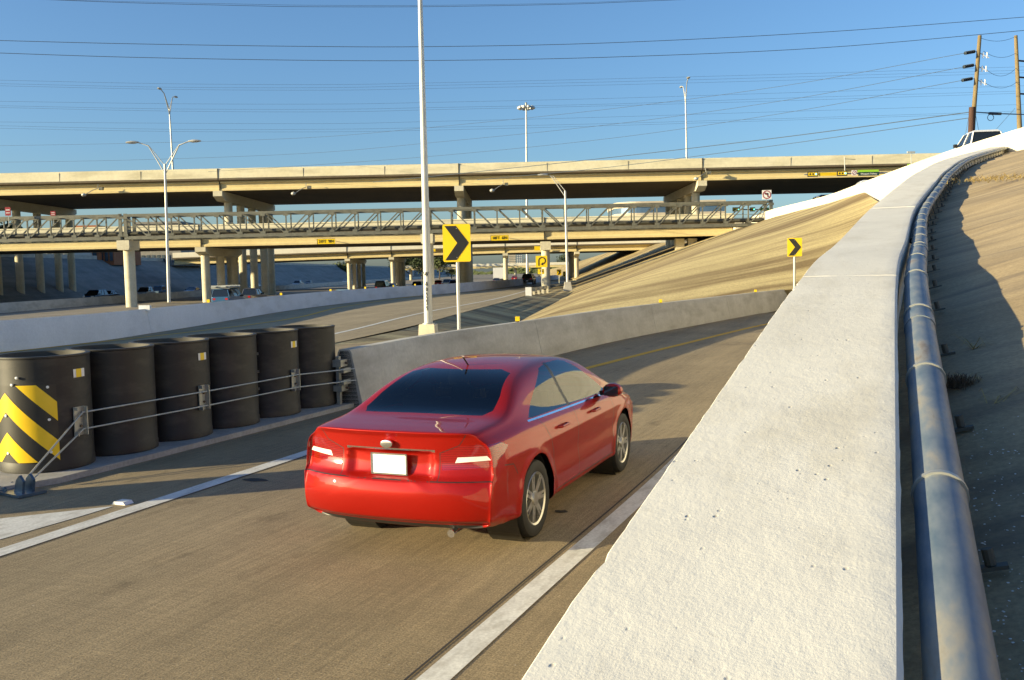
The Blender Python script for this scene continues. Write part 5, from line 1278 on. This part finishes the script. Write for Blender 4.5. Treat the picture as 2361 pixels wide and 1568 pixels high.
# seams
def seam(pts, plane, pred, w_=.009):
    for a, b in zip(pts, pts[1:]):
        d = V((b[0]-a[0], b[1]-a[1])); d.normalize(); n_ = V((-d.y, d.x))*w_/2; e = d*w_*.4
        mark(cut_poly([(a[0]-n_.x-e.x,a[1]-n_.y-e.y),(b[0]-n_.x+e.x,b[1]-n_.y+e.y),(b[0]+n_.x+e.x,b[1]+n_.y+e.y),(a[0]+n_.x-e.x,a[1]+n_.y-e.y)], plane, pred), 5)
for s_ in (1,-1):
    pr = sideR(s_)
    seam([(1.24,1.0),(1.36,.84),(1.47,.66),(1.50,.50),(1.50,.31)], 'xz', pr); seam([(2.16,.99),(2.18,.31)], 'xz', pr); seam([(3.36,.96),(3.40,.86),(3.36,.31)], 'xz', pr); seam([(1.50,.31),(3.36,.31)], 'xz', pr)
    seam([(.36,.76),(.52,.74),(.62,.64)], 'xz', pr)
    seam([(3.45,.90),(3.9,.885),(4.4,.80)], 'xz', pr)
seam([(-.86,.665),(.86,.665)], 'yz', rearP, .008)
for s_ in (1,-1): seam([(s_*.44,.668),(s_*.44,.88),(s_*.60,.945),(s_*.66,1.03)], 'yz', rearP, .006)
# doors as parts
for s_ in (1,-1):
    mark(cut_poly([(1.50,.315),(2.177,.315),(2.16,.985),(1.25,1.0),(1.36,.84),(1.47,.66)], 'xz', sideR(s_)), 21 if s_ > 0 else 22, False)
    mark(cut_poly([(2.183,.315),(3.357,.315),(3.397,.86),(3.357,.955),(2.166,.985)], 'xz', sideR(s_)), 23 if s_ > 0 else 24, False)
mark(cut_poly([(-.44,.670),(.44,.670),(.44,.88),(.60,.944),(.655,1.03),(.66,1.07),(-.66,1.07),(-.655,1.03),(-.60,.944),(-.44,.88)], 'yz', lambda c, n_: c.x < .40 and n_.x < -.05), 25, False)
mark(cut_poly([(.0,-.66),(.70,-.64),(.70,.64),(.0,.66)], 'xy', lambda c, n_: n_.z > .7 and c.z > 1.0), 25, False)
mark([f for f in bm.faces if f.calc_center_median().z < .662 and f.calc_center_median().x < .62 and f[lay] == 0], 26, False)
mark([f for f in bm.faces if f.calc_center_median().z < .62 and f.calc_center_median().x > 4.25 and f[lay] == 0], 27, False)
# wheel openings
for s_ in (1,-1):
    for ax_ in (RAX, FAX):
        pl = [(ax_+.385*math.cos(2*math.pi*k/28), WR+.01+.385*math.sin(2*math.pi*k/28)) for k in range(28)]
        fs = cut_poly(pl, 'xz', lambda c, n_: c.y*s_ > .45 and abs(n_.y) > .0)
        mark([f for f in fs if f.calc_center_median().z > .0], 20)
bmesh.ops.delete(bm, geom=[f for f in bm.faces if f[lay] == 20], context='FACES')
# place
cont = gp(1238,1237,0)
Of = V((math.sin(HD), math.cos(HD), 0)); Ol = V((-math.cos(HD), math.sin(HD), 0))
org = cont - Of*RAX + Ol*.885
car = thing('car', 'shiny red four-door sedan driving away along the ramp in the foreground', 'car', (org.x, org.y, 0), None, R(90)-HD, world=False)
names = {0:('body',RED),1:('side_window',TGL),11:('side_window',TGL),2:('rear_window',TGL),3:('windscreen',TGL),4:('tail_lamp',None),14:('tail_lamp',None),5:('panel_gap',M['black']),6:('chrome_trim',M['chrome']),15:('window_trim',M['chrome']),16:('window_trim',M['chrome']),7:('black_trim',M['black']),17:('door_pillar',M['black']),18:('door_pillar',M['black']),10:('lamp_lens',M['head']),19:('lamp_lens',M['head']),21:('door',RED),22:('door',RED),23:('door',RED),24:('door',RED),25:('boot_lid',RED),26:('rear_bumper',RED),27:('front_bumper',RED)}
tlm, t_, p_ = base_mat('tail_lamp_glossy'); p_.inputs['Base Color'].default_value = (.55,.01,.008,1); p_.inputs['Roughness'].default_value = .12; p_.inputs['Coat Weight'].default_value = 1
st = N(t_, 'ShaderNodeTexWave', bands_direction='Z'); st.inputs['Scale'].default_value = 22; t_.links.new(coords(t_, (1,1,1), 0, True), st.inputs[0]); bump(t_, p_, st.outputs[0], .08, .001)
t_.links.new(mix(t_, (.16,.002,.003), (.30,.006,.006), st.outputs[0]), p_.inputs['Base Color'])
parts = {}
bm.normal_update()
for f in bm.faces: parts.setdefault(f[lay], []).append(f)
CP = {}
# smooth normals: copy vertex normals of the whole shell so that parts shade as one skin
for idx, fs in parts.items():
    nm_, mt_ = names.get(idx, ('body', RED)); vm = {}; vs = []; ns = []; ff = []
    for f in fs:
        q = []
        for v in f.verts:
            if v.index not in vm or True:
                key = v
                if key not in vm: vm[key] = len(vs); vs.append(v.co.copy()); ns.append(v.normal.copy())
                q.append(vm[key])
        ff.append(q)
    me2 = bpy.data.meshes.new(nm_); me2.from_pydata(vs, [], ff); me2.polygons.foreach_set('use_smooth', [True]*len(ff))
    me2.normals_split_custom_set_from_vertices([tuple(n_) for n_ in ns])
    me2.materials.append(mt_ or tlm); o = bpy.data.objects.new(nm_, me2); COL.objects.link(o); o.parent = car; CP.setdefault(nm_, []).append((idx, o))
bm.free()
Z0 = (0,0,0)
# wheels
def wheel(ax_, s_):
    mt = Matrix.Translation((ax_, s_*.79, WR)) @ Matrix.Rotation(R(-90*s_),4,'X')
    wb = MB().lathe([(.225,-.10),(.30,-.105),(.325,-.09),(.335,-.06),(.335,.06),(.325,.092),(.30,.105),(.245,.100),(.225,.09)], 56, mt); w_ = wb.build('wheel', M['tyre'], car, org=Z0, smooth=40)
    rb = MB().lathe([(.232,.092),(.228,.098),(.212,.088),(.205,.0),(.20,-.08)], 48, mt)
    for k in range(7):
        a = 2*math.pi*k/7; m3 = mt @ Matrix.Rotation(a,4,'Z')
        rb.add([m3 @ V(p) for p in ((.05,-.030,.082),(.05,.030,.082),(.214,.034,.088),(.214,.012,.088),(.13,0,.088),(.214,-.012,.088),(.214,-.034,.088),(.05,-.030,.05),(.05,.030,.05),(.214,.034,.05),(.214,.012,.05),(.13,0,.05),(.214,-.012,.05),(.214,-.034,.05))],
               [(0,6,5,4),(0,4,1),(1,4,3,2),(0,7,13,6),(6,13,12,5),(5,12,11,4),(4,11,10,3),(3,10,9,2),(2,9,8,1)])
    rb.lathe([(.062,.08),(.058,.096),(.03,.10),(0,.10)], 20, mt); rb.build('rim', M['rim'], w_, org=Z0, smooth=30)
    MB().lathe([(0,.02),(.15,.02),(.15,-.02),(0,-.02)], 24, mt).build('brake_disc', M['galv'], w_, org=Z0)
    MB().lathe([(.392,.055),(.392,-.25),(0,-.25)], 28, Matrix.Translation((ax_, s_*.80, WR+.01)) @ Matrix.Rotation(R(-90*s_),4,'X')).build('wheel_well', M['black'], car, org=Z0, fix=True)
for ax_ in (RAX, FAX):
    for s_ in (1,-1): wheel(ax_, s_)
# interior
ib = MB().box(.75,3.3,-.70,.70,.30,.34).box(.5,1.3,-.62,.62,.99,1.055).box(.75,3.6,-.72,-.66,.3,.93).box(.75,3.6,.66,.72,.3,.93).box(3.2,3.7,-.66,.66,.75,.98); ib.build('interior_trim', INT, car, org=Z0)
for (x, y, w_) in ((2.35,-.36,.25),(2.35,.36,.25),(1.66,0,.62)):
    so_ = MB().prism([(x-.05,.5),(x+.10,.5),(x-.10,1.12),(x-.22,1.12)], 'y', y-w_, y+w_).box(x,x+.5,y-w_,y+w_,.42,.56); sb = so_.build('seat', SEAT, car, org=Z0)
    for yy in ((y,) if w_ < .5 else (-.40,0,.40)):
        hb = MB().lathe([(.0,1.13),(.11,1.15),(.13,1.22),(.11,1.30),(.05,1.33),(0,1.33)], 12, Matrix.Translation((x-.17,yy,0 if w_ < .5 else -.07)) @ Matrix.Diagonal((.45,1,1,1))); hb.build('headrest', SEAT, sb, org=Z0, smooth=True)
MB().box(.80,1.05,-.24,.06,1.062,1.067).build('shelf_card', plain('pale_green_card', (.50,.55,.22), .6), car, org=Z0)
# number plate, handles, mirrors, exhaust
def rx(y, z): return rearx(y, z)
MB().box(.072,.082,-.155,.155,.70,.855).build('number_plate', M['white'], car, org=Z0)
MB().box(.066,.0719,-.165,.165,.69,.702).box(.066,.0719,-.165,.165,.853,.865).box(.066,.0719,-.165,-.153,.69,.865).box(.066,.0719,.153,.165,.69,.865).build('plate_frame', M['chrome'], car, org=Z0)
MB().lathe([(.045,-.02),(.045,.002),(.035,.004),(0,.004)], 20, Matrix.Translation((.036,0,.945)) @ Matrix.Rotation(R(-90),4,'Y') @ Matrix.Diagonal((.7,1.2,1,1))).build('badge', M['chrome'], car, org=Z0, smooth=True)
MB().tube([(.10,-.52,.245),(.45,-.52,.25)], .032, 14).build('exhaust_pipe', M['chrome'], car, org=Z0, smooth=True)
for idx, o in CP.get('door', []):
    s_ = 1 if idx in (21,23) else -1; x = 1.72 if idx in (21,22) else 2.72; z = .865
    MB().tube([(x-.10,s_*.895,z),(x-.09,s_*.932,z+.004),(x+.09,s_*.932,z+.004),(x+.11,s_*.895,z)], .013, 8).build('handle', RED, o, org=Z0, smooth=True)
for s_ in (1,-1):
    c = V((3.10, s_*.985, 1.02)); rr = []
    for k, (f, dx) in enumerate(((.45,-.065),(.92,-.045),(1,0),(.85,.06),(.35,.10))):
        rr.append([c+V((dx, .11*f*math.cos(a), .075*f*math.sin(a)*(1.1 if math.sin(a) > 0 else .95))) for a in [2*math.pi*j/14 for j in range(15)]])
    mb = MB().grid(rr); mb.add(rr[0][:14], [tuple(range(14))]); mb.add(rr[-1][:14], [tuple(range(14))]); mo = mb.build('mirror', RED, car, org=Z0, smooth=50)
    MB().box(c.x-.072,c.x-.066,c.y-.075,c.y+.075,c.z-.05,c.z+.05).build('mirror_glass', M['glass'], mo, org=Z0)
    MB().beam((3.16,s_*.84,.98),(3.12,s_*.92,1.0),.05,.05).build('mirror_arm', M['black'], mo, org=Z0)
# headlamps and roof antenna
for s_ in (1,-1):
    MB().box(4.50,4.62,s_*.62-.12,s_*.62+.12,.64,.74).build('headlight', M['head'], car, org=Z0)
mb = MB().add([V(p) for p in ((.78,.012,1.10),(.78,-.012,1.10),(.93,.012,1.17),(.93,-.012,1.17))], [(0,1,3,2)])
MB().tube([(1.62,0,1.42),(1.52,0,1.50)], .008, 6).build('antenna', M['black'], car, org=Z0)
